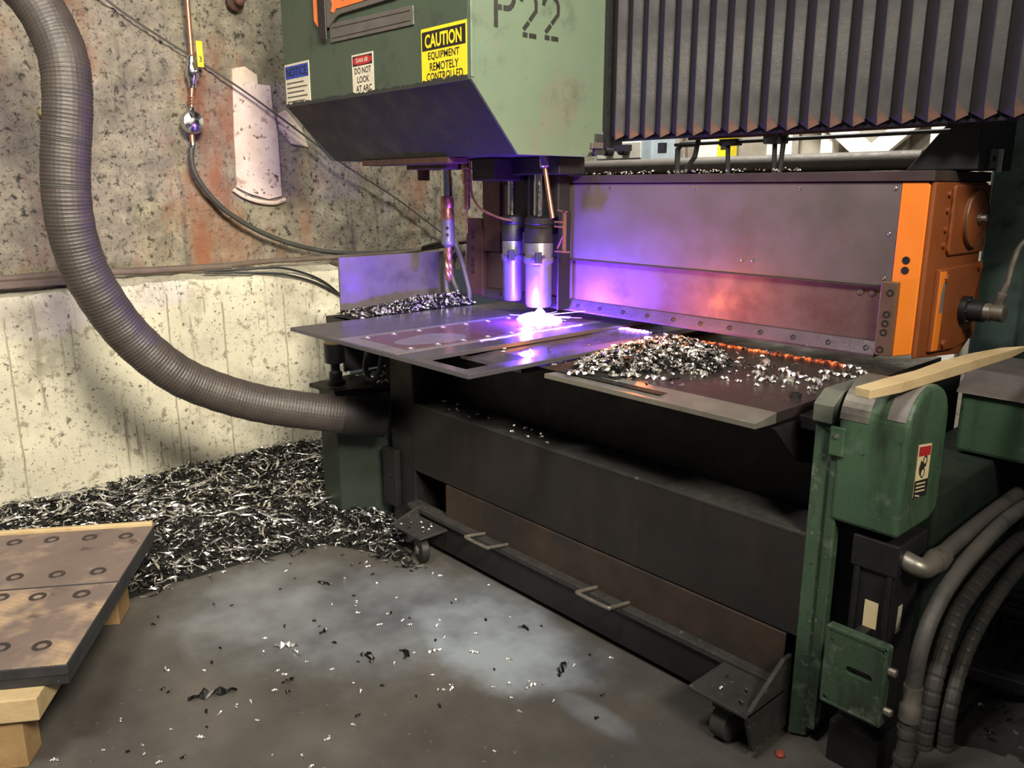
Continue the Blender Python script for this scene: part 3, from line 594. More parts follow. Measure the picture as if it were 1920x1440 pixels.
obj('nut_body', G().lathe((-1.165,2.16,1.0),UZ,[(0,.017),(.014,.017),(.014,.009),(.002,.009)],6), 'darksteel', nt_)
for (x,y) in [(-1.16,1.86),(-1.10,1.90),(-1.18,1.92),(-1.08,1.84)]:
    put('metal_chip', SM[r.randrange(14)], x, y, .17, 'steel chip lying on the right caster shelf', 'metal chip', 'chips on the caster shelf')
for i in range(10):
    put('metal_chip', SM[r.randrange(14)], r.uniform(-2.84,-2.68), r.uniform(1.87,1.97), .14, 'steel chip lying on the left caster shelf', 'metal chip', 'chips on the left caster shelf')

# ================================================================== GREEN CARRIAGE
CX0, CX1, CYF, CYB, CZB = -3.86, -2.433, 1.967, 2.69, 1.725
ca = thing('torch_carriage', 'big green machine carriage marked P22 with warning signs above the torch', 'machine carriage', (-3.15,2.35,1.72))
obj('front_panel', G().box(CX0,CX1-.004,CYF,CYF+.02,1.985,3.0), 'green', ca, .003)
obj('side_panel', G().prism([(CYF+.0,1.985),(2.197,CZB),(2.585,CZB),(2.69,1.84),(2.69,3.0),(CYF+.0,3.0)],0,CX1-.004,CX1+.012), 'greenlit', ca, .002, label='green side panel painted paler as if lit')
obj('left_panel', G().prism([(CYF+.01,1.985),(2.197,CZB+.01),(2.69,CZB+.01),(2.69,3.0),(CYF+.01,3.0)],0,CX0,CX0+.01), 'green', ca)
obj('slanted_skirt', G().add([(CX0,CYF,1.985),(CX1-.006,CYF,1.985),(CX1-.006,2.197,CZB),(CX0+.05,2.197,CZB+.005),(CX0,CYF+.015,1.99),(CX1-.006,CYF+.015,1.99),(CX1-.006,2.205,CZB+.012),(CX0+.05,2.205,CZB+.017)],
    [(0,1,2,3),(7,6,5,4),(0,4,5,1),(1,5,6,2),(2,6,7,3),(3,7,4,0)]), 'soot', ca, .002, label='sooty slanted skirt')
g = G(); rr = random.Random(3); n = 90; up = []
for i in range(n+1):
    x = CX0 + (CX1-.01-CX0)*i/n; up.append((x, 1.992 + rr.uniform(0,.012) + (.010 if -2.72 < x else 0)*rr.random()))
obj('soot_fringe', G().prism([(CX0,1.982)]+[(CX1-.01,1.982)]+up[::-1],1,CYF-.0032,CYF+.004), 'soot', ca)
obj('bottom_plate', G().box(CX0+.06,CX1-.006,2.2,2.66,CZB+.006,CZB+.02), 'soot', ca)
obj('bottom_lip', G().box(-3.55,-2.86,2.19,2.30,CZB-.022,CZB+.004), 'rusttip', ca, .004, label='lip along the bottom reddened for orange light')  # rust red here stands in for orange light on the lower edge
for (x0,x1,y0,y1,z0,m_) in ((-3.42,-3.1,2.36,2.56,1.685,'rusttip'),(-2.96,-2.80,2.40,2.6,1.63,'darksteel'),(-2.84,-2.50,2.50,2.66,1.655,'darksteel')):
    obj('head_block', G().box(x0,x1,y0,y1,z0,CZB+.005), m_, ca, .006)
obj('hinge', G().box(CX1+.012,CX1+.03,2.60,2.67,1.76,1.785), 'galv', ca, .003)
obj('hinge_lug', G().box(CX1,CX1+.02,2.63,2.69,1.735,1.82), 'soot', ca, .003)
obj('edge_trim', G().box(CX1+.008,CX1+.016,CYF-.003,CYF+.012,1.99,3.0), 'greenlit', ca, .002)
# P22 in stencil strokes on the side panel (u = +Y, v = +Z)
def strokes(paths, wd, x):
    g = G()
    for p in paths:
        L = []; Rr = []
        for i,(u,v) in enumerate(p):
            a = p[max(i-1,0)]; b = p[min(i+1,len(p)-1)]; dx,dy = b[0]-a[0],b[1]-a[1]; k = math.hypot(dx,dy)
            L.append((x,u-dy/k*wd,v+dx/k*wd)); Rr.append((x,u+dy/k*wd,v-dx/k*wd))
        m_ = len(p); g.add(L+Rr,[(i,i+1,i+1+m_,i+m_) for i in range(m_-1)])
    return g
SX = CX1+.0135
def two(u0, v0, w_, h):
    top = [(u0+w_/2-w_/2*math.cos(a), v0+h-w_/2+w_/2*math.sin(a)) for a in np.linspace(R(5),R(165),9)]
    return [top+[(u0+w_*.98,v0+h*.60),(u0+w_*.55,v0+h*.35)], [(u0+w_*.50,v0+h*.31),(u0+w_*.15,v0+h*.12)], [(u0+w_*.10,v0),(u0+w_*.42,v0)], [(u0+w_*.52,v0),(u0+w_,v0)]]
def pee(u0, v0, w_, h):
    bowl = [(u0+w_*.40,v0+h)]+[(u0+w_*.6+w_*.4*math.sin(a), v0+h*.72+h*.28*math.cos(a)) for a in np.linspace(0,math.pi,9)]+[(u0+w_*.40,v0+h*.44)]
    return [[(u0,v0),(u0,v0+h*.98)], [(u0+w_*.12,v0+h),(u0+w_*.32,v0+h)], bowl, [(u0+w_*.12,v0+h*.44),(u0+w_*.32,v0+h*.44)]]
obj('stencil_letter', strokes(pee(2.085,2.172,.09,.16),.0095,SX), 'ink', ca)
obj('stencil_digit', strokes(two(2.21,2.162,.078,.15),.0085,SX), 'ink', ca)
obj('stencil_digit', strokes(two(2.325,2.165,.082,.15),.0085,SX), 'ink', ca)
# --- warning signs on the front panel (u=+X, v=+Z, facing -Y)
def panel(name, x0, x1, z0, z1, m_, par, yo=0.0, b=0): return obj(name, G().box(x0,x1,CYF-.002-yo,CYF-.0003-yo,z0,z1), m_, par, b)
def put_text(par, body, x0, x1, z0, z1, m_='ink', yo=0.0, bold=.012, name='lettering'):
    return obj(name, text_geo(body,(x0,CYF-.0023-yo,z0),UX,UZ,(0,-1,0),x1-x0,z1-z0,bold), m_, par)
cs = panel('caution_sign',-2.722,-2.443,1.985,2.188,'signyellow',ca); cs['label'] = 'yellow and black caution sign'
panel('sign_band',-2.716,-2.449,2.108,2.176,'signblack',cs,.0004)
put_text(cs,'CAUTION',-2.696,-2.470,2.116,2.166,'signyellow',.0008,.03)
put_text(cs,'EQUIPMENT',-2.678,-2.485,2.070,2.101); put_text(cs,'REMOTELY',-2.668,-2.490,2.033,2.063); put_text(cs,'CONTROLLED',-2.690,-2.465,1.997,2.027)
ds = panel('danger_sign',-3.233,-3.065,1.990,2.152,'signwhite',ca); ds['label'] = 'small white danger sign with red band'
panel('sign_band',-3.226,-3.072,2.105,2.145,'signblack',ds,.0004)
obj('danger_oval', G().prism([(-3.149+.072*math.copysign(abs(math.cos(a))**.6,math.cos(a)), 2.125+.0165*math.copysign(abs(math.sin(a))**.7,math.sin(a))) for a in np.linspace(0,2*math.pi,29)[:-1]],1,CYF-.0032,CYF-.002), 'signred', ds)
put_text(ds,'DAN ER',-3.195,-3.100,2.117,2.134,'signwhite',.0015,.02)
put_text(ds,'DO NOT',-3.212,-3.082,2.073,2.098); put_text(ds,'LOOK',-3.192,-3.098,2.036,2.062); put_text(ds,'AT ARC',-3.205,-3.080,2.000,2.026)
ns = panel('notice_sign',-3.852,-3.612,1.988,2.176,'signwhite',ca); ns['label'] = 'white notice sign with blue band'
panel('sign_band',-3.846,-3.620,2.108,2.166,'signblue',ns,.0004)
put_text(ns,'NOTICE',-3.836,-3.632,2.118,2.158,'signblack',.0008,.01)
for i in range(5): panel('print_line',-3.838,-3.638+(.0 if i%2 else -.03),2.085-i*.021,2.092-i*.021,'logogrey',ns,.0004)
# maker's plates at the top
lp = obj('maker_plate', G().prism([(-3.52,2.46),(-3.50,2.33),(-3.46,2.29),(-3.40,2.285),(-3.34,2.315),(-3.30,2.325),(-2.86,2.325),(-2.80,2.36),(-2.80,2.52),(-3.52,2.52)],1,CYF-.012,CYF-.0003), 'logogrey', ca, .003, label='grey and orange emblem plate')
obj('emblem_field', G().prism([(-3.37,2.345),(-3.345,2.335),(-3.325,2.35),(-3.29,2.348),(-2.90,2.348),(-2.86,2.37),(-2.86,2.52),(-3.30,2.52),(-3.32,2.40),(-3.37,2.40),(-3.355,2.372)],1,CYF-.015,CYF-.012), 'logoorange', lp, .002)
obj('emblem_bar', G().prism([(-3.475,2.25),(-3.41,2.235),(-3.41,2.52),(-3.475,2.52)],1,CYF-.020,CYF-.012), 'signblack', lp, .002)
obj('emblem_field', G().prism([(-3.518,2.33),(-3.49,2.30),(-3.48,2.30),(-3.48,2.52),(-3.518,2.52)],1,CYF-.015,CYF-.012), 'logoorange', lp)
for i in range(9): obj('emblem_mark', G().box(-3.27+i*.030,-3.252+i*.030,CYF-.0165,CYF-.015,2.375,2.40), 'logogrey', lp)
dp = obj('name_plate', G().prism([(-3.40,2.222),(-2.765,2.212),(-2.765,2.282),(-3.40,2.300)],1,CYF-.006,CYF-.0003), 'logogrey', ca, .002)
obj('plate_groove', G().prism([(-3.38,2.279),(-2.785,2.264),(-2.785,2.267),(-3.38,2.282)],1,CYF-.0068,CYF-.006), 'signblack', dp)
obj('plate_groove', G().prism([(-3.38,2.237),(-2.785,2.228),(-2.785,2.231),(-3.38,2.240)],1,CYF-.0068,CYF-.006), 'signblack', dp)

# ================================================================== HEADS UNDER THE CARRIAGE
ZT = 1.72
dr = thing('drill_spindle', 'vertical drill spindle with a fluted bit coloured pink as if lit over the shavings', 'drill', (-3.21,2.45,1.13))
B = (-3.21,2.45)
obj('quill', G().cyl((*B,ZT),(*B,1.55),.028,None,20), 'chrome', dr, smooth=True)
obj('holder_sleeve', G().lathe((*B,1.56),(0,0,-1),[(0,.030),(.006,.033),(.05,.033),(.056,.030),(.07,.034),(.11,.034)],22), 'copper', dr, smooth=True)  # coppery colour stands in for warm light on the sleeve
ch_ = obj('bit_holder', G().lathe((*B,1.452),(0,0,-1),[(0,.033),(.105,.033),(.115,.035),(.125,.030),(.135,.020)],22), 'steelblue', dr, smooth=True)
for z in (1.41,1.378): obj('set_screw', G().cyl((-3.21+.024,2.45-.022,z),(-3.21+.0262,2.45-.0245,z),.008,None,10), 'black', ch_)
def bit():
    g = G(); K = 26; nS = 12; vs = []
    for i in range(K+1):
        z = 1.325 - .185*i/K; tw = i/K*4.2; rr_ = .019 if i < K-2 else .019*(K-i)/3+.002
        for j in range(nS):
            a = 2*math.pi*j/nS; k = 1-.42*max(0,math.cos(2*a))**1.5 if i > 3 else 1
            vs.append((B[0]+math.cos(a+tw)*rr_*k, B[1]+math.sin(a+tw)*rr_*k, z))
    return g.add(vs,[tuple(range(nS)),tuple(range(K*nS+nS-1,K*nS-1,-1))]+[(i*nS+j,(i+1)*nS+j,(i+1)*nS+(j+1)%nS,i*nS+(j+1)%nS) for i in range(K) for j in range(nS)])
obj('drill_bit', bit(), 'copper', dr, smooth=True)  # copper colour imitates the orange-pink highlight on the bit
nz = thing('coolant_nozzle', 'slim brass nozzle tube hanging just right of the drill spindle', 'nozzle', (-3.06,2.45,1.4))
obj('nozzle_body', G().lathe((-3.06,2.45,ZT),(0,0,-1),[(0,.027),(.03,.027),(.035,.021),(.10,.021),(.105,.016),(.215,.016),(.22,.010),(.225,.004),(.33,.0035)],16), 'brass', nz, smooth=True)
st_ = thing('spindle_stub', 'short dark steel collar stub left of the drill spindle', 'collar', (-3.40,2.45,1.63))
obj('collar', G().lathe((-3.40,2.45,ZT),(0,0,-1),[(0,.034),(.02,.034),(.022,.030),(.085,.030),(.085,.02)],18), 'rusttip', st_, smooth=True)
def torch(bx, by, r0, zb, label, ztop=1.70):
    t = thing('plasma_torch', label, 'torch', (bx,by,zb))
    obj('shaft', G().cyl((bx-.005,by,ztop),(bx-.005,by,1.46),r0*.34), 'chrome', t, smooth=True)
    obj('upper_body', G().lathe((bx,by,1.48),(0,0,-1),[(0,r0*.7),(.01,r0*.98),(.035,r0*1.0),(.04,r0*.92),(.05,r0*.92),(.055,r0),(.115,r0)],26), 'darksteel', t, smooth=True)
    b_ = obj('shield_sleeve', G().lathe((bx,by,1.362),(0,0,-1),[(0,r0*.93),(.005,r0*.96),(.075,r0*.96),(.082,r0*1.0),(.088,r0*1.0),(.095,r0*.90),(1.362-zb-.015,r0*.90),(1.362-zb,r0*.82)],28), 'steelblue', t, smooth=True)
    c_ = obj('clamp_ring', G().lathe((bx,by,1.300),(0,0,-1),[(0,r0*.98),(.003,r0*1.05),(.020,r0*1.05),(.023,r0*.98)],28), 'steelblue', t, smooth=True)
    dx, dy = .725*.3+.55, -.75; k = math.hypot(dx,dy); dx/=k; dy/=k
    obj('clamp_screw', G().obox((bx+dx*(r0+.012),by+dy*(r0+.012),1.30),(.018,.03,.05),math.atan2(dy,dx)), 'black', c_, .003)
    for s_ in (-1,1): obj('clamp_bolt', G().cyl((bx+dx*r0-dy*.022*s_,by+dy*r0+dx*.022*s_,1.305),(bx+dx*(r0+.018)-dy*.022*s_,by+dy*(r0+.018)+dx*.022*s_,1.305),.007,None,8), 'black', c_)
    return t
torch(-2.66,2.54,.066,1.075,'larger plasma torch cutting in front of the beam with the arc below')
torch(-2.845,2.545,.049,1.085,'smaller idle plasma torch left of the cutting torch')
mb = thing('torch_lift', 'dark violet slide plates holding the two plasma torches', 'torch mount', (-2.79,2.62,1.3))
obj('slide_plate', G().box(-2.94,-2.72,2.615,2.645,1.40,1.74), 'darksteel', mb, .003)
obj('slide_rail', G().box(-2.80,-2.77,2.60,2.63,1.42,1.74), 'steelblue', mb, .002)
obj('motor_can', G().box(-2.77,-2.585,2.58,2.66,1.47,1.72), 'darksteel', mb, .01)
obj('side_plate', G().box(-2.590,-2.580,2.585,2.66,1.06,1.50), 'darksteel', mb, .002)
obj('torch_clamp', G().box(-2.91,-2.60,2.58,2.64,1.40,1.46), 'darksteel', mb, .004)
at_ = thing('gas_tube', 'slanting copper and steel gas tube above the cutting torch', 'tube', (-2.51,2.45,1.5))
obj('tube_fitting', G().lathe((-2.545,2.45,1.74),(.012,0,-.06),[(0,.016),(.03,.022),(.055,.022),(.06,.015)],14), 'chrome', at_, smooth=True)
obj('tube', G().tube([(-2.533,2.45,1.68),(-2.505,2.45,1.56),(-2.484,2.45,1.475)],.010,12), 'copper', at_, smooth=True)
jg = thing('limit_bracket', 'thin bracket glowing pink at the right of the cutting torch', 'bracket', (-2.52,2.55,1.32))
obj('bracket_arm', G().obox((-2.525,2.55,1.502),(.055,.012,.005),0,0,.15), 'copper', jg)
obj('bracket_post', G().obox((-2.511,2.55,1.415),(.010,.012,.175)), 'copper', jg)
obj('bracket_foot', G().obox((-2.523,2.55,1.328),(.075,.022,.006)), 'copper', jg)
for z in (1.455,1.435): obj('bracket_rung', G().obox((-2.54,2.55,z),(.05,.02,.008)), 'copper', jg)
obj('bracket_stay', G().tube([(-2.553,2.55,1.34),(-2.520,2.55,1.395)],.004,6), 'copper', jg)
pipe_thing('capillary_tube', [(-2.975,2.40,1.72),(-2.968,2.40,1.66),(-2.962,2.40,1.581),(-2.935,2.405,1.53),(-2.902,2.42,1.499),(-2.84,2.46,1.468),(-2.79,2.50,1.455)], .0055, 'copper', 'thin curved copper line dropping between nozzle and torches', 'tube', 8)

# ================================================================== CLAMP BEAM
bm_ = thing('clamp_beam', 'long steel clamp beam with orange end behind the embers', 'machine beam', (-2.1,2.9,1.05))
obj('beam_body', G().box(-3.19,-1.05,2.695,3.12,1.075,1.64), 'capsteel', bm_)
up_ = obj('upper_panel', G().box(-3.12,-1.143,2.672,2.694,1.287,1.617), 'beam', bm_, .002, label='brushed brownish cover panel')
for (x,z) in ((-2.36,1.600),(-1.93,1.598),(-1.49,1.597),(-1.16,1.597),(-1.165,1.455),(-1.165,1.312),(-1.70,1.337),(-1.655,1.338),(-2.75,1.598)):
    obj('panel_screw', G().lathe((x,2.673,z),(0,-1,0),[(0,.0055),(.004,.0055),(.005,.003)],8), 'chrome', up_)
lo_ = obj('lower_panel', G().box(-3.19,-1.165,2.684,2.694,1.095,1.283), 'beamlow', bm_, .002)
for x in (-1.245,-1.205): obj('panel_bolt', G().lathe((x,2.684,1.26),(0,-1,0),[(0,.010),(.004,.010),(.005,.006)],10), 'beamlow', lo_)
obj('seam_lip', G().box(-3.12,-1.165,2.666,2.684,1.282,1.287), 'capsteel', bm_)
kr = obj('knife_rail', G().prism([(2.684,1.105),(2.672,1.103),(2.652,1.060),(2.652,1.052),(2.70,1.052),(2.70,1.105)],0,-3.19,-1.168), 'rail', bm_, .001)
for i in range(15):
    x = -3.06+i*.133; obj('rail_bolt', G().lathe((x,2.662,1.079),(0,-.9,.42),[(0,.0095),(.0035,.0095),(.004,.006),(.001,.0055)],10), 'black', kr)
obj('top_cap', G().box(-3.2,-1.043,2.662,3.14,1.62,1.652), 'capsteel', bm_, .002)
obj('orange_front', G().prism([(-1.142,1.617),(-1.062,1.617),(-1.056,1.605),(-1.056,1.075),(-1.11,1.062),(-1.142,1.062)],1,2.670,2.70), 'orange', bm_, .003, label='bright orange painted end strip')
obj('orange_corner', G().box(-1.056,-1.040,2.674,2.74,1.062,1.617), 'orangedirtyshade', bm_, .005)
for z in (1.375,1.343): obj('drain_hole', G().cyl((-1.103,2.672,z),(-1.103,2.6685,z),.0125,None,14), 'black', bm_)
for (bx0,bx1,nm,mm) in ((-1.166,-1.112,'end_bracket','bracket'),(-3.318,-3.19,'end_bracket','reddish')):
    eb = obj(nm, G().box(bx0,bx1,2.650,2.70,1.062,1.305 if bx0 > -2 else 1.45), mm, bm_, .003)
    for (z,dx) in ((1.270,.012),(1.200,.008),(1.170,.006),(1.140,.004),(1.082,-.002)) if bx0 > -2 else ((1.38,.02),(1.355,.02),(1.30,.03),(1.24,.03),(1.21,.03),(1.18,.03)):
        x = (bx0+bx1)/2+(dx-.006 if bx0 > -2 else -.01); obj('socket_bolt', G().lathe((x,2.651,z),(0,-1,0),[(0,.0115),(.003,.0115),(.0035,.008),(.0005,.0075)],14), 'darksteel', eb, smooth=False)
obj('left_end_plate', G().box(-3.19,-3.06,2.655,2.69,1.29,1.64), 'reddish', bm_, .003)
# orange end face (+X)
obj('end_face', G().prism([(2.70,1.062),(3.05,1.03),(3.12,1.07),(3.12,1.617),(2.70,1.617)],0,-1.052,-1.042), 'orangedirtyshade', bm_, .003)
cv = obj('end_cover', G().prism([(2.81,1.40),(2.825,1.385),(3.11,1.385),(3.12,1.39),(3.12,1.61),(2.82,1.61),(2.81,1.60)],0,-1.044,-1.030), 'orangedirtyshade', bm_, .006)
obj('cover_disc', G().lathe((-1.032,2.985,1.50),UX,[(0,.095),(.012,.095),(.016,.088),(.017,.02)],36), 'orangedirtyshade', cv, smooth=True)
obj('disc_rim', G().lathe((-1.032,2.985,1.50),UX,[(.010,.0955),(.014,.097),(.018,.0955)],36,True), 'bracket', cv)
obj('disc_bolt', G().lathe((-1.018,2.99,1.502),UX,[(0,.018),(.01,.018),(.012,.012),(.028,.012)],10), 'galv', cv)
for z in (1.58,1.53,1.47,1.42): obj('cover_bolt', G().lathe((-1.043,2.785,z),UX,[(0,.009),(.010,.009)],8), 'orangedirtyshade', cv)
fl = obj('motor_flange', G().prism([(2.755,1.075),(2.95,1.065),(3.12,1.085),(3.12,1.352),(2.755,1.345)],0,-1.044,-1.026), 'orangedirtyshade', bm_, .004)
obj('worn_strip', G().prism([(2.757,1.08),(2.80,1.078),(2.80,1.338),(2.757,1.338)],0,-1.0265,-1.0235), 'orange', fl)
obj('bare_spot', G().prism([(2.772,1.20),(2.798,1.205),(2.799,1.31),(2.782,1.30),(2.774,1.26)],0,-1.0245,-1.0225), 'greypatch', fl)
for (y,z) in ((2.80,1.315),(3.08,1.335),(2.84,1.095),(3.06,1.105)): obj('flange_bolt', G().lathe((-1.027,y,z),UX,[(0,.015),(.010,.015),(.012,.010)],6), 'orangedirtyshade', fl)
cp = obj('shaft_coupling', G().lathe((-1.027,2.985,1.195),UX,[(0,.048),(.022,.048),(.024,.036),(.07,.036),(.072,.028)],24), 'darksteel', bm_, smooth=True)
for a in range(0,360,60): obj('coupling_screw', G().cyl((-1.006,2.985+.041*math.cos(R(a)),1.195+.041*math.sin(R(a))),(-.998,2.985+.041*math.cos(R(a)),1.195+.041*math.sin(R(a))),.005,None,8), 'black', cp)
obj('rotary_fitting', G().lathe((-.957,2.985,1.195),UX,[(0,.030),(.02,.030),(.022,.027),(.06,.031),(.062,.025)],20), 'galv', bm_, smooth=True)
pipe_thing('fitting_hose', [(-.925,2.985,1.20),(-.915,2.99,1.245),(-.905,3.0,1.29),(-.90,3.01,1.36),(-.885,3.02,1.42),(-.84,3.03,1.46),(-.77,3.05,1.475),(-.6,3.1,1.45)], .009, 'galv', 'thin pale hose rising from the silver fitting on the orange beam end', 'hose')
obj('hose_ferrule', G().lathe((-.925,2.985,1.205),(.25,.1,1),[(0,.014),(.03,.014),(.035,.017),(.055,.017),(.06,.012),(.09,.012)],12), 'galv', bm_, smooth=True)
# fines lying along the cap
def samp_cap(r_): return (r_.uniform(-2.7,-1.5), r_.uniform(2.668,2.72))
V,F = ribbons(150, samp_cap, lambda x,y: 1.650, .006,.018,.003,21,.7,3); o = raw('fine_chips',V,F,'chip',org=(-2.1,2.69,1.652)); o['kind'] = 'stuff'; tag(o,'row of fine bright chips along the top cap of the beam','metal chips')
# an added fill warms the beam; tube + rods between bellows and beam
tag(obj('cross_tube', G().cyl((-2.9,2.95,1.69),(-1.20,2.95,1.692),.034,None,20), 'logogrey', None, smooth=True, org=(-2.05,2.95,1.66)), 'dark round tube lying along the top of the clamp beam', 'tube')
rd = thing('cable_rods', 'two thin black rods with hanging brackets under the bellows', 'rods', (-1.7,2.76,1.72))
obj('rod', G().cyl((-2.10,2.76,1.768),(-1.05,2.76,1.772),.007), 'black', rd)
obj('rod', G().cyl((-2.02,2.74,1.787),(-1.05,2.74,1.79),.006), 'black', rd)
obj('rod_bracket', G().tube([(-2.085,2.76,1.652),(-2.085,2.76,1.75),(-2.07,2.76,1.768),(-1.99,2.76,1.768)],.011,8), 'black', rd)
obj('rod_bracket', G().tube([(-2.05,2.76,1.66),(-2.00,2.76,1.72),(-1.985,2.76,1.80)],.010,8), 'black', rd)
for x in (-1.845,-1.648,-1.625): obj('rod_bracket', G().tube([(x,2.76,1.652),(x+(.01 if x > -1.64 else -.006),2.76,1.80 if x > -1.7 else 1.77)],.009,8), 'black', rd)
obj('rod_clamp', G().box(-1.685,-1.615,2.73,2.79,1.755,1.815), 'black', rd, .004)
obj('rod_clamp', G().box(-1.88,-1.80,2.74,2.78,1.755,1.78), 'black', rd, .004)
ek = thing('rail_end_block', 'dark end block with a pale square plate right of the cross tube', 'bracket', (-1.05,2.95,1.65))
obj('block', G().prism([(-1.20,1.655),(-.98,1.655),(-.98,1.83),(-1.06,1.83)],1,2.82,3.12), 'black', ek, .004)
obj('pale_plate', G().box(-.982,-.972,2.90,2.965,1.66,1.72), 'galv', ek, .002); obj('plate_hole', G().cyl((-.973,2.928,1.69),(-.9695,2.928,1.69),.010), 'black', ek)
obj('plate_fin', G().box(-.972,-.962,2.96,2.975,1.65,1.72), 'whitepaint', ek)

# ================================================================== BELLOWS
be = thing('bellows_cover', 'long black pleated bellows cover above the clamp beam', 'bellows', (-1.5,2.72,1.79))
PIT = .0785; z0b, z1b = 1.795, 3.0
def fold(m0):
    th = .008
    return None
fold_me = None; tip_me = None
nf = 26
obj('bellows_end', G().box(-2.415,-2.397,2.675,2.78,1.765,z1b), 'black', be)
for i in range(nf):
    x = -2.395 + i*PIT
    if fold_me is None:
        g = G(); prof = [(0,0),(.046,-.030),(.050,-.030),(PIT-.001,-.002),(PIT-.001,.012),(0,.012)]
        vs = [(x+a, 2.705+b, z1b) for a,b in prof] + [(x+a, 2.705+b, z0b+(.022 if b > -.01 else 0)) for a,b in prof]
        n = len(prof); g.add(vs,[tuple(range(n)),tuple(range(2*n-1,n-1,-1))]+[(k,k+n,(k+1)%n+n,(k+1)%n) for k in range(n)])
        o = obj('bellows_fold', g, 'bellows', be, .0015); fold_me = o
        g = G().add([(x+.052,2.672,z0b+.055),(x+.0785,2.700,z0b+.016),(x+.052,2.672,z0b-.002),(x+.060,2.70,z0b+.012)],[(0,1,2),(0,2,3),(0,3,1),(1,3,2)])
        tip_me = obj('fold_tip', g, 'rusttip', fold_me)
        b2 = obj('fold_hem', G().tube([(x+.051,2.673,z0b+.02),(x+.051,2.673,z1b)],.0016,5), 'bellowhem', fold_me)
    else:
        c = fold_me.copy(); COL.objects.link(c); c.parent = be; c.location = (i*PIT,0,0)
        for ch in (tip_me,b2):
            k = ch.copy(); COL.objects.link(k); k.parent = c
obj('bellows_back', G().box(-2.39,-.35,2.72,2.74,1.80,z1b), 'black', be)
obj('hem_rail', G().box(-2.39,-.35,2.712,2.735,1.790,1.80), 'black', be, .001)
obj('hem_clip', G().box(-2.375,-2.30,2.70,2.73,1.75,1.775), 'black', be); obj('hem_clip', G().box(-2.14,-2.11,2.70,2.72,1.735,1.775), 'black', be)

# ================================================================== BEHIND THE BEAM (seen through the gap)
vbx = thing('valve_box', 'pale blue box with two black knobs under the bellows start', 'control box', (-2.93,3.5,0))
obj('box_shell', G().box(-3.14,-2.73,3.4,3.6,0.0,2.1), 'bluebox', vbx, .01)
for x in (-3.00,-2.89): obj('knob', G().lathe((x,3.4,1.79),(0,-1,0),[(0,.022),(.02,.026),(.06,.026),(.065,.02)],16), 'black', vbx, smooth=True)
obj('knob_collar', G().box(-3.10,-2.80,3.392,3.4,1.75,1.83), 'whitepaint', vbx, .002)
br_ = thing('wall_brace', 'pair of crossed white steel braces on the back wall', 'brace', (-2.4,5.0,1.5))
obj('brace_bar', G().obox((-2.45,5.02,1.86),(1.2,.05,.11),0,0,R(40)), 'whitepaint', br_, .004); obj('brace_bar', G().obox((-2.30,5.09,1.86),(1.2,.05,.11),0,0,R(-40)), 'whitepaint', br_, .004)
yb = thing('warning_box', 'small yellow and white box fixed to the back wall', 'box', (-3.5,5.1,1.7))
obj('box_shell', G().box(-3.66,-3.44,5.06,5.14,1.78,1.98), 'whitepaint', yb, .004); obj('yellow_cover', G().box(-3.46,-3.37,5.03,5.14,1.78,1.95), 'yellow', yb, .004); obj('cover_mark', G().box(-3.43,-3.39,5.026,5.03,1.86,1.90), 'black', yb)
for x in (-2.98,-2.70,-2.03):
    tag(obj('wall_stud', G().box(x,x+.08,5.05,5.14,0,3.2), 'whitepaint', None, .004, org=(x,5.1,0)), {-2.98:'pale steel stud left of the crossed braces',-2.70:'pale steel stud behind the crossed braces',-2.03:'pale steel stud right of the crossed braces'}[x], 'stud')
pipe_thing('hanging_wire', [(-3.95,5.195,2.3),(-3.9,5.195,1.95),(-3.84,5.195,1.8),(-3.80,5.195,0.0)], .008, 'brownpipe', 'thin brown wire hanging on the back wall beside the pale blue box', 'wire', 6)

# ================================================================== RIGHT END: POST, GUARD, BOXES
ep = thing('end_post', 'tall worn green steel post with chamfered top at the table end', 'post', (-1.0,2.15,0))
obj('post_web', G().prism([(-1.03,2.03),(-.985,2.055),(-.985,2.30),(-1.03,2.30)],2,.01,1.045), 'greenpost', ep, .004)
obj('post_cap', G().prism([(2.022,.985),(2.022,1.035),(2.075,1.068),(2.30,1.068),(2.30,.985)],0,-1.037,-.980), 'dullgalv', ep, .003)
obj('post_flange', G().box(-.985,-.955,2.04,2.075,.05,.90), 'greenpost', ep, .004)
obj('flange_screw', G().lathe((-.955,2.058,.965),UX,[(0,.008),(.006,.008)],8), 'galv', ep)
gu = thing('belt_guard', 'rounded green belt guard with a warning sticker under the wooden stick', 'guard', (-.88,2.16,.71))
prof = [(2.035,.715),(2.035,1.00)] + [(2.16-.125*math.cos(a), 1.00+.105*math.sin(a)) for a in np.linspace(R(8),R(172),16)] + [(2.285,1.00),(2.285,.74),(2.24,.715)]
obj('guard_shell', G().prism(prof,0,-.968,-.785), 'greenbright', gu, .010)
obj('grey_band', G().prism([(2.16-.1262*math.cos(a), 1.00+.1062*math.sin(a)) for a in np.linspace(R(2),R(120),14)]+[(2.16-.120*math.cos(a), 1.00+.100*math.sin(a)) for a in np.linspace(R(120),R(2),14)],0,-.966,-.888), 'galv', gu, label='grey band over the top')  # grey bands laid over the curved top
obj('grey_band', G().prism([(2.16-.1260*math.cos(a), 1.00+.1060*math.sin(a)) for a in np.linspace(R(14),R(120),14)]+[(2.16-.120*math.cos(a), 1.00+.100*math.sin(a)) for a in np.linspace(R(120),R(14),14)],0,-.845,-.797), 'greypatch', gu)
obj('guard_tab', G().box(-.985,-.945,2.025,2.036,.90,.98), 'greenbright', gu, .003); obj('tab_screw', G().lathe((-.965,2.026,.955),(0,-1,0),[(0,.006),(.005,.006)],8), 'galv', gu)
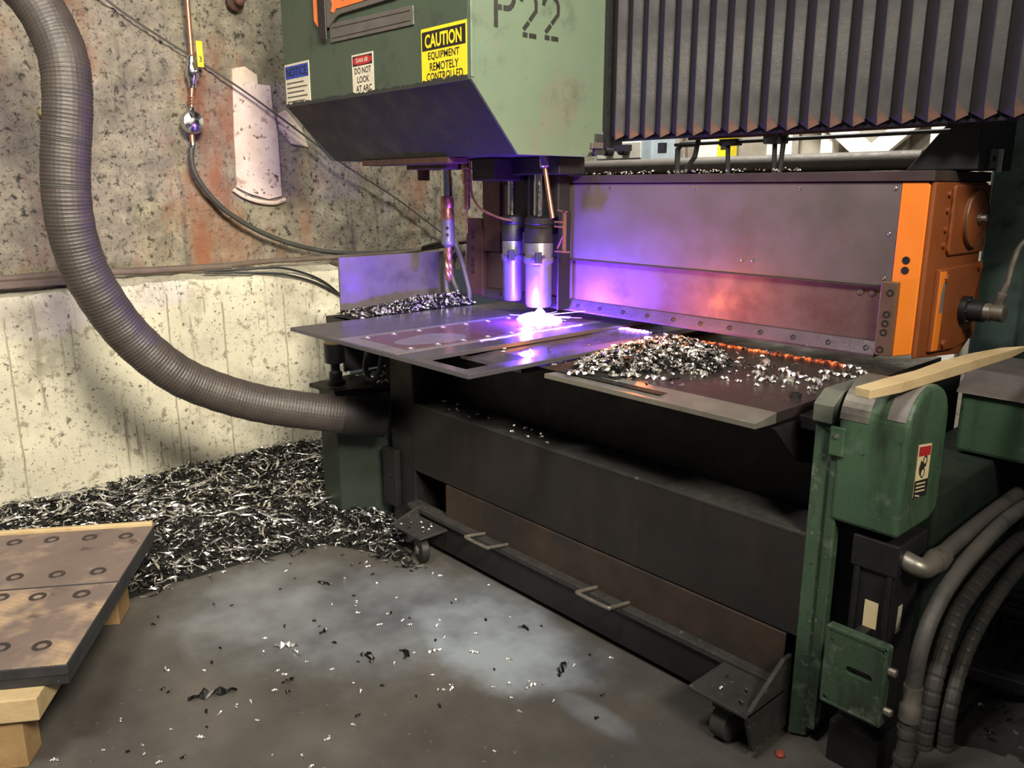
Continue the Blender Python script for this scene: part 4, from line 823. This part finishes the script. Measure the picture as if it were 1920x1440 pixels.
sk = obj('warning_sticker', G().prism([(2.105,.812),(2.188,.800),(2.188,.945),(2.105,.957)],0,-.7852,-.7835), 'cream', gu, label='cream sticker with red header and black footer')
obj('sticker_header', G().prism([(2.109,.925),(2.184,.914),(2.184,.940),(2.109,.951)],0,-.7838,-.7828), 'signred', sk)
obj('sticker_footer', G().prism([(2.105,.812),(2.188,.800),(2.188,.848),(2.105,.858)],0,-.7838,-.7828), 'signblack', sk)
obj('pictogram_gear', G().lathe((-.7838,2.155,.905),UX,[(0,.014),(.0008,.014),(.0009,.009),(.0001,.009)],16), 'ink', sk); obj('pictogram_gear', G().lathe((-.7838,2.147,.872),UX,[(0,.014),(.0008,.014),(.0009,.010),(.0001,.010)],16), 'ink', sk)
obj('pictogram_hand', G().prism([(2.120,.890),(2.130,.910),(2.138,.905),(2.150,.893),(2.165,.895),(2.165,.888),(2.140,.882),(2.132,.868),(2.126,.870)],0,-.7838,-.7830), 'ink', sk)
for i in range(4): obj('print_line', G().prism([(2.112,.847-i*.0105),(2.172-(i==3)*.03,.838-i*.0105),(2.172-(i==3)*.03,.842-i*.0105),(2.112,.851-i*.0105)],0,-.7830,-.7824), 'cream', sk)
ab = thing('actuator_box', 'black actuator box with a yellow label below the green guard', 'actuator', (-.84,2.14,0))
obj('box_shell', G().box(-.90,-.785,2.06,2.22,.12,.64), 'darksteel', ab, .004); obj('box_head', G().box(-.905,-.78,2.05,2.23,.60,.69), 'darksteel', ab, .004)
obj('tie_rod', G().cyl((-.885,2.055,.15),(-.885,2.055,.60),.008), 'darksteel', ab); obj('tie_rod', G().cyl((-.797,2.055,.15),(-.797,2.055,.60),.008), 'darksteel', ab)
obj('yellow_label', G().box(-.857,-.820,2.0575,2.0590,.432,.510), 'cream', ab, label='scuffed yellow label'); obj('white_label', G().box(-.7848,-.7835,2.10,2.125,.42,.50), 'signwhite', ab, label='small white label')
obj('base_block', G().box(-.905,-.76,2.02,2.25,0,.13), 'darksteel', ab, .006)
hp_ = thing('hatch_plate', 'green steel hatch plate with a slot in front of the actuator', 'hatch plate', (-.815,1.96,.24))
def slot_plate():
    bmx = bmesh.new(); o = [(-.893,.243),(-.733,.246),(-.733,.462),(-.893,.455)]
    cxs, czs, hw, rr_ = -.799, .362, .024, .012
    inn = [(cxs+hw+rr_*math.cos(a),czs+rr_*math.sin(a)) for a in np.linspace(-math.pi/2,math.pi/2,7)]+[(cxs-hw+rr_*math.cos(a),czs+rr_*math.sin(a)) for a in np.linspace(math.pi/2,1.5*math.pi,7)]
    g = G(); n = len(inn); k = 28; out = []
    for (x,z) in inn:     # outer ring point by angle
        a = math.atan2((z-czs)*4.0 if abs(z-czs) > .011 else (z-czs)*3, x-cxs); dx,dz = math.cos(a),math.sin(a)
        t = min(((-.733 if dx > 0 else -.893)-cxs)/dx if abs(dx) > 1e-6 else 9, ((.459 if dz > 0 else .244)-czs)/dz if abs(dz) > 1e-6 else 9); out.append((cxs+dx*t,czs+dz*t))
    for yy in (1.93,1.955): g.add([(x,yy,z) for x,z in out]+[(x,yy,z) for x,z in inn],[(i,(i+1)%n,(i+1)%n+n,i+n) for i in range(n)])
    m_ = 2*n; g.f += [(i,i+m_,(i+1)%n+m_,(i+1)%n) for i in range(n)] + [(i+n,(i+1)%n+n,(i+1)%n+n+m_,i+n+m_) for i in range(n)]
    for cxx,czz in o: pass
    bmx.free(); return g
obj('plate', slot_plate(), 'greenpost', hp_, 0)
obj('plate_rim', G().box(-.895,-.732,1.928,1.958,.455,.468), 'greenpost', hp_, .003); obj('plate_rim', G().box(-.895,-.732,1.928,1.958,.238,.248), 'greenpost', hp_, .003)
obj('plate_rim', G().box(-.742,-.730,1.928,1.958,.24,.466), 'greenpost', hp_, .003); obj('plate_rim', G().box(-.897,-.887,1.928,1.958,.24,.466), 'greenpost', hp_, .003)
for z in (.40,.285): obj('hinge_bolt', G().lathe((-.732,1.945,z),UX,[(0,.011),(.02,.011),(.022,.008)],10), 'galv', hp_)
for z in (.42,.28): obj('stand_off', G().box(-.86,-.83,1.955,2.06,z-.012,z+.012), 'darksteel', hp_)
# stick
sx = thing('wood_stick', 'split piece of raw pine lying across the top of the green guard', 'wooden stick', (-.82,2.1,1.12))
prof = [(0,.028,.012),(.12,.034,.014),(.26,.032,.013),(.40,.036,.015),(.55,.034,.014),(.70,.024,.012),(.80,.008,.006)]
vs = []; p0 = Vector((-.862,1.92,1.112)); dv = Vector((.11,.80,.025)).normalized(); side = Vector((dv.y,-dv.x,0))
for t,a,h in prof:
    c = p0 + dv*t + side*.006*math.sin(t*9)
    vs += [c-side*a*.75+Vector((0,0,-h)), c+side*a*.75+Vector((0,0,-h)), c+side*a*.75+Vector((0,0,h)), c-side*a*.75+Vector((0,0,h))]
fs = [(0,1,2,3),tuple(reversed([4*len(prof)-4+k for k in range(4)]))]+[(i*4+j,(i+1)*4+j,(i+1)*4+(j+1)%4,i*4+(j+1)%4) for i in range(len(prof)-1) for j in range(4)]
obj('stick_body', G().add(vs,fs), 'wood', sx, .002)
# big green boxes and bulk to the right
gb = thing('side_cabinet', 'green sheet metal housing with dusty top right of the belt guard', 'housing', (-.75,2.9,.77))
obj('housing_shell', G().box(-.915,-.45,2.75,3.178,.77,.965), 'greenbright', gb, .012); obj('dusty_top', G().prism([(2.73,.965),(3.12,.965),(3.12,1.03),(2.82,1.03)],0,-.93,-.44), 'logogrey', gb, .006)
obj('vent_pipe', G().cyl((-.70,2.85,.77),(-.70,2.85,.62),.028), 'black', gb)
mc = thing('machine_column', 'tall dark teal machine column right of the orange beam end', 'machine column', (-.75,3.4,0))
obj('column_shell', G().box(-1.06,-.30,3.18,3.7,0,1.90), 'teal', mc, .01); obj('column_plate', G().box(-.90,-.55,3.165,3.182,1.05,1.55), 'teal', mc, .006)
for x in (-.86,-.80,-.74): obj('column_bolt', G().lathe((x,3.166,1.17),(0,-1,0),[(0,.015),(.01,.015)],8), 'darksteel', mc)
bb = thing('machine_base', 'dark green machine base filling the shade behind the hoses', 'machine base', (-.92,2.75,0))
obj('base_shell', G().box(-1.03,-.80,2.33,3.15,0,.76), 'greenshade', bb, .01)
obj('base_foot', G().box(-1.03,-.70,2.30,3.15,0,.06), 'darksteel', bb, .006)
bl = thing('clamp_cylinder', 'glossy black clamp cylinder under the fitting hose near the stick end', 'cylinder', (-.74,3.07,1.04))
obj('cylinder_body', G().cyl((-.82,3.08,1.07),(-.55,3.10,1.07),.025), 'black', bl, smooth=True); obj('cylinder_block', G().box(-.77,-.67,3.05,3.14,1.08,1.16), 'black', bl, .004)
# hoses at the right
def hose_thing(name, pts, r_, m_, label, ribs=0):
    t = thing(name, label, 'hose', pts[0]); p = resample(spline(pts,10), .008)
    obj('hose_skin', G().tube(p, r_, 14, rfun=(lambda i: r_*(1.03 if (i % 5) < 4 else .93)) if ribs else None), m_, t, smooth=not ribs); return t, p
t,p = hose_thing('power_conduit', [(-.735,2.112,.623),(-.735,2.18,.626),(-.74,2.325,.632),(-.74,2.565,.643),(-.74,2.95,.645),(-.73,3.1,.65)], .023, 'greyhose', 'upper grey conduit joined to the actuator by a pale elbow')
obj('elbow', G().tube(spline([(-.79,2.10,.640),(-.755,2.10,.632),(-.738,2.12,.625),(-.735,2.17,.626)],5),.027,14), 'galv', t, smooth=True)
obj('elbow_nut', G().lathe((-.735,2.17,.626),(0,1,.02),[(0,.030),(.02,.033),(.035,.030),(.06,.028)],12), 'galv', t, smooth=True)
t,p = hose_thing('hydraulic_hose', [(-.68,2.95,.60),(-.69,2.807,.635),(-.69,2.608,.649),(-.69,2.419,.635),(-.69,2.201,.593),(-.69,2.081,.528),(-.69,2.023,.444),(-.69,2.009,.342)], .021, 'greyhose', 'smooth grey hydraulic hose arching down to a coupling beside the hatch')
obj('coupling', G().lathe((-.69,2.010,.35),(0,0,-1),[(0,.024),(.05,.024),(.055,.028),(.10,.028),(.105,.020)],12), 'galv', t, smooth=True)
obj('lower_tail', G().tube(spline([(-.69,2.010,.27),(-.69,2.008,.15),(-.70,2.005,.01)],5),.022,12), 'greyhose', t, smooth=True)
for z in (.20,.12): obj('tail_ring', G().lathe((-.692,2.008,z),UZ,[(0,.025),(.012,.027),(.024,.025)],12), 'greyhose', t, smooth=True)
hose_thing('corrugated_hose', [(-.74,3.16,.43),(-.76,3.05,.43),(-.76,2.756,.416),(-.76,2.51,.356),(-.745,2.371,.285),(-.735,2.298,.211),(-.73,2.27,.109),(-.73,2.262,.0)], .024, 'greyhose', 'ribbed flexible conduit sloping down behind the hydraulic hose', 1)
hose_thing('corrugated_hose', [(-.70,3.16,.40),(-.71,3.0,.40),(-.715,2.756,.37),(-.71,2.51,.30),(-.70,2.38,.22),(-.69,2.31,.12),(-.685,2.30,.0)], .022, 'greyhose', 'lower ribbed conduit beneath the other ribbed one', 1)
for k,(x,z,lab) in enumerate(((-.66,.235,'upper silver tipped hydraulic cylinder on the shaded right floor'),(-.64,.175,'lower silver tipped hydraulic cylinder on the shaded right floor'))):
    t = thing('hydraulic_stub', lab, 'cylinder', (x,3.0,z-.03))
    obj('barrel', G().cyl((x-.15,2.98,z),(x,2.98,z),.024), 'darksteel', t, smooth=True); obj('chrome_tip', G().lathe((x,2.98,z),UX,[(0,.020),(.03,.022),(.035,.014),(.07,.014)],14), 'chrome', t, smooth=True)
    obj('stand', G().box(x-.13,x-.10,2.96,3.0,0,z-.02), 'darksteel', t)
# rubble on the right floor, beam, flat plate
nx, ny = 40, 44; xs = np.linspace(-.72,.30,nx); ys = np.linspace(2.36,3.14,ny)
rb = obj('rubble_heap', G().add([(x,y,max(-.004,min(.07,min(x+.72,y-2.36,3.14-y,.30-x)*.35)*(1+.8*fbm(x*9,y*9))+.01*fbm(x*40,y*40)) ) for x in xs for y in ys],[(i*ny+j,(i+1)*ny+j,(i+1)*ny+j+1,i*ny+j+1) for i in range(nx-1) for j in range(ny-1)]), 'rubble', None, smooth=True, org=(-.2,2.9,0)); rb['kind'] = 'stuff'
tag(rb,'dark heap of dusty swarf and rubble on the floor at the right edge','rubble')
V,F = ribbons(260, lambda q: (q.uniform(-.68,.2), q.uniform(2.4,3.3)), lambda x,y: .05, .012,.03,.004,31,.7,2.5); o = raw('rubble_chips',V,F,'chipdark',org=(-.2,2.9,.05)); o['kind'] = 'stuff'; tag(o,'dull chips strewn over the dark rubble heap at right','metal chips')
tag(obj('floor_beam', G().obox((-.36,2.72,.10),(.9,.05,.04),R(20),0,R(4)), 'darksteel', None, .004, org=(-.36,2.72,.08)), 'dark steel bar lying across the rubble heap', 'bar')
tag(obj('floor_plate', G().add([(-.70,2.06,0),(-.45,2.22,0),(-.46,2.48,0),(-.74,2.30,0),(-.70,2.06,.012),(-.45,2.22,.012),(-.46,2.48,.012),(-.74,2.30,.012)],[(0,3,2,1),(4,5,6,7),(0,1,5,4),(1,2,6,5),(2,3,7,6),(3,0,4,7)]), 'logogrey', None, .002, org=(-.6,2.25,0)), 'flat grey steel plate on the floor at the bottom right corner', 'plate')
tag(obj('orange_cap', G().lathe((-.995,1.93,0),UZ,[(0,.012),(.008,.014),(.014,.010),(.015,.003)],12), plain('red_cap',(.30,.05,.03)), None, smooth=True, org=(-.995,1.93,0)), 'tiny red plastic cap on the floor by the green post', 'cap')

# ================================================================== LEFT BEHIND THE TABLE
pb = thing('pump_box', 'small green machine box with black lid behind the hose end', 'machine box', (-3.36,2.2,0))
obj('box_shell', G().prism([(-3.50,1.86),(-3.34,1.86),(-3.19,2.08),(-3.19,2.44),(-3.50,2.44)],2,0,.655), 'greenshade', pb, .006)
obj('box_lid', G().add([(-3.52,1.82,.655),(-3.31,1.84,.655),(-3.16,2.1,.68),(-3.16,2.46,.69),(-3.52,2.46,.69),(-3.52,1.82,.675),(-3.31,1.84,.67),(-3.16,2.1,.695),(-3.16,2.46,.705),(-3.52,2.46,.705)],[(4,3,2,1,0),(5,6,7,8,9),(0,1,6,5),(1,2,7,6),(2,3,8,7),(3,4,9,8),(4,0,5,9)]), 'black', pb, .003)
V,F = ribbons(70, lambda q: (q.uniform(-3.42,-3.18), q.uniform(2.0,2.2)), lambda x,y: .705, .015,.05,.004,41,.6,2.5); V[:,2] = np.where(V[:,2] > .9, V[:,2]-.298, V[:,2]); o = raw('lid_shavings',V,F,'chip',org=(-3.3,2.1,.70)); o['kind'] = 'stuff'; tag(o,'bright shavings lying on the black lid of the green box','metal shavings')
fs_ = thing('levelling_foot', 'dark stepped levelling post carrying the left side of the sheet', 'support foot', (-3.37,1.885,.685))
obj('foot_post', G().lathe((-3.37,1.885,.685),UZ,[(0,.045),(.02,.045),(.025,.032),(.06,.032),(.07,.022),(.10,.022),(.11,.048),(.20,.048),(.202,.046)],20), 'darksteel', fs_, smooth=True)
obj('foot_pad', G().lathe((-3.37,1.885,.887),UZ,[(0,.046),(.04,.048),(.05,.044)],20), 'woodshade', fs_, smooth=True)
pipe_thing('looped_hose', [(-3.30,2.05,.95),(-3.29,2.02,.85),(-3.27,1.99,.76),(-3.21,1.98,.72),(-3.17,2.0,.76),(-3.19,2.05,.90)], .014, 'rubber', 'black hose loop standing on the green box lid', 'hose')
pipe_thing('looped_hose', [(-3.26,2.2,.96),(-3.22,2.10,.90),(-3.17,2.05,.82),(-3.15,2.04,.72)], .012, 'rubber', 'grey hose curving down beside the left table post', 'hose')
bp_ = thing('back_shield', 'violet lit upright steel shield plate behind the swarf ridge', 'shield plate', (-3.53,2.32,0))
obj('shield', G().box(-3.535,-3.523,2.02,2.66,.70,1.27), 'shield', bp_, .002); obj('shield_leg', G().box(-3.56,-3.536,2.30,2.38,0,1.2), 'darksteel', bp_)
LOOP1 = [(-3.44,2.64,1.36),(-3.397,2.62,1.336),(-3.336,2.62,1.257),(-3.294,2.62,1.164),(-3.261,2.62,1.07),(-3.265,2.61,1.01)]
LOOP2 = [(-3.44,2.64,1.36),(-3.391,2.65,1.293),(-3.43,2.65,1.221),(-3.441,2.65,1.136),(-3.397,2.65,1.069),(-3.352,2.64,1.01)]
LOOP3 = [(-3.44,2.64,1.36),(-3.412,2.62,1.28),(-3.457,2.62,1.165),(-3.451,2.62,1.066),(-3.406,2.61,1.01)]
for k,(pts,lab,rr_) in enumerate((
    (LOOP1,'longest grey cable slanting down to the right behind the drill bit',.014),
    (LOOP2,'middle grey cable looping behind the drill bit',.013),
    (LOOP3,'left dark cable curving directly behind the drill bit',.016))):
    pipe_thing('cable_loop', pts, rr_, 'greyhose', lab, 'cable')
pipe_thing('cable_run', [(-4.60,3.3,1.20),(-4.2,3.2,1.27),(-3.9,3.0,1.33),(-3.6,2.75,1.36),(-3.44,2.64,1.36)], .016, 'greyhose', 'thick grey cable crossing from the rock wall to the drill head', 'cable')

# ================================================================== DRILLED PLATES AT LEFT FRONT
A_, B_, C_ = Vector((-3.173,.937,0)), Vector((-2.339,.418,0)), Vector((-3.475,.462,0))
eu = (B_-A_).normalized(); ev = Vector((eu.y,-eu.x,0));  ev = ev if (C_-A_).dot(ev) > 0 else -ev
W1 = .98; split = .478
def plate_thing(a, b, zt, zb, m_, label, holes):
    t = thing('drilled_plate', label, 'steel plate', tuple(A_+eu*(a+b)/2+ev*.6+Vector((0,0,zb))))
    q = [A_+eu*a, A_+eu*b, A_+eu*b+ev*1.5, A_+eu*a+ev*1.5]
    obj('plate_body', G().add([tuple(p_.xy)+(zb,) for p_ in q]+[tuple(p_.xy)+(zt-.001,) for p_ in q],[(0,3,2,1),(4,5,6,7),(0,1,5,4),(1,2,6,5),(2,3,7,6),(3,0,4,7)]), 'plateedge', t, .002)
    q = [A_+eu*(a+.004)+ev*.004, A_+eu*(b-.004)+ev*.004, A_+eu*(b-.004)+ev*1.49, A_+eu*(a+.004)+ev*1.49]
    obj('scaled_face', G().add([tuple(p_.xy)+(zt-.001,) for p_ in q]+[tuple(p_.xy)+(zt,) for p_ in q],[(0,3,2,1),(4,5,6,7),(0,1,5,4),(1,2,6,5),(2,3,7,6),(3,0,4,7)]), m_, t)
    for (hx,hy) in holes:
        obj('bored_hole', G().lathe((hx,hy,zt-.0005),UZ,[(0,.027),(.0030,.026),(.0034,.021),(.0018,.0160),(.0008,.0135)],22,True), 'ring', t)
    return t
H1 = [(-3.361,.488),(-3.294,.599),(-3.219,.712),(-3.142,.82),(-3.04,.427),(-2.965,.54),(-2.896,.653)]
H2 = [(-2.906,.359),(-2.832,.452),(-2.756,.564),(-2.564,.297),(-2.496,.39)]
plate_thing(0,split-.002,.30,.268,'plate','rear drilled rusty plate on the timber with a dark wet patch',H1)
plate_thing(split+.002,W1,.30,.268,'platehatch','front drilled rusty plate on the timber with cross hatched marks',H2)
def base_plate(a, b, zt, zb, lab):
    q = [A_+eu*a+ev*.004, A_+eu*b+ev*.004, A_+eu*b+ev*1.5, A_+eu*a+ev*1.5]
    o = obj('base_plate', G().add([tuple(p_.xy)+(zb,) for p_ in q]+[tuple(p_.xy)+(zt,) for p_ in q],[(0,3,2,1),(4,5,6,7),(0,1,5,4),(1,2,6,5),(2,3,7,6),(3,0,4,7)]), 'plateedge', None, .002, org=tuple(A_+eu*.5+ev*.5+Vector((0,0,zb)))); return tag(o, lab, 'steel plate')
base_plate(.004,W1-.006,.2675,.236,'dark edged steel plate directly under the two drilled plates')
def timber(a0, a1, d0, d1, z0, z1, m_, lab, name='timber_block'):
    q = [A_+eu*a0+ev*d0, A_+eu*a1+ev*d0, A_+eu*a1+ev*d1, A_+eu*a0+ev*d1]
    o = obj(name, G().add([tuple(p_.xy)+(z0,) for p_ in q]+[tuple(p_.xy)+(z1,) for p_ in q],[(0,3,2,1),(4,5,6,7),(0,1,5,4),(1,2,6,5),(2,3,7,6),(3,0,4,7)]), m_, None, .004, org=tuple((q[0]+q[2])/2+Vector((0,0,z0)))); return tag(o, lab, 'timber')
timber(-.025,-.003,.01,1.5,.245,.312,'wood','pale thin board standing along the far edge of the drilled plates','edge_board')
timber(.86,1.03,.07,1.5,.165,.2355,'wood','pale sawn timber end under the near corner of the drilled plates')
timber(.90,1.0,.13,1.4,.0,.164,'woodshade','orange brown lower timber on the floor under the pale one')
timber(.08,.22,.10,1.4,.0,.2355,'woodshade','shaded timber under the far edge of the drilled plates')
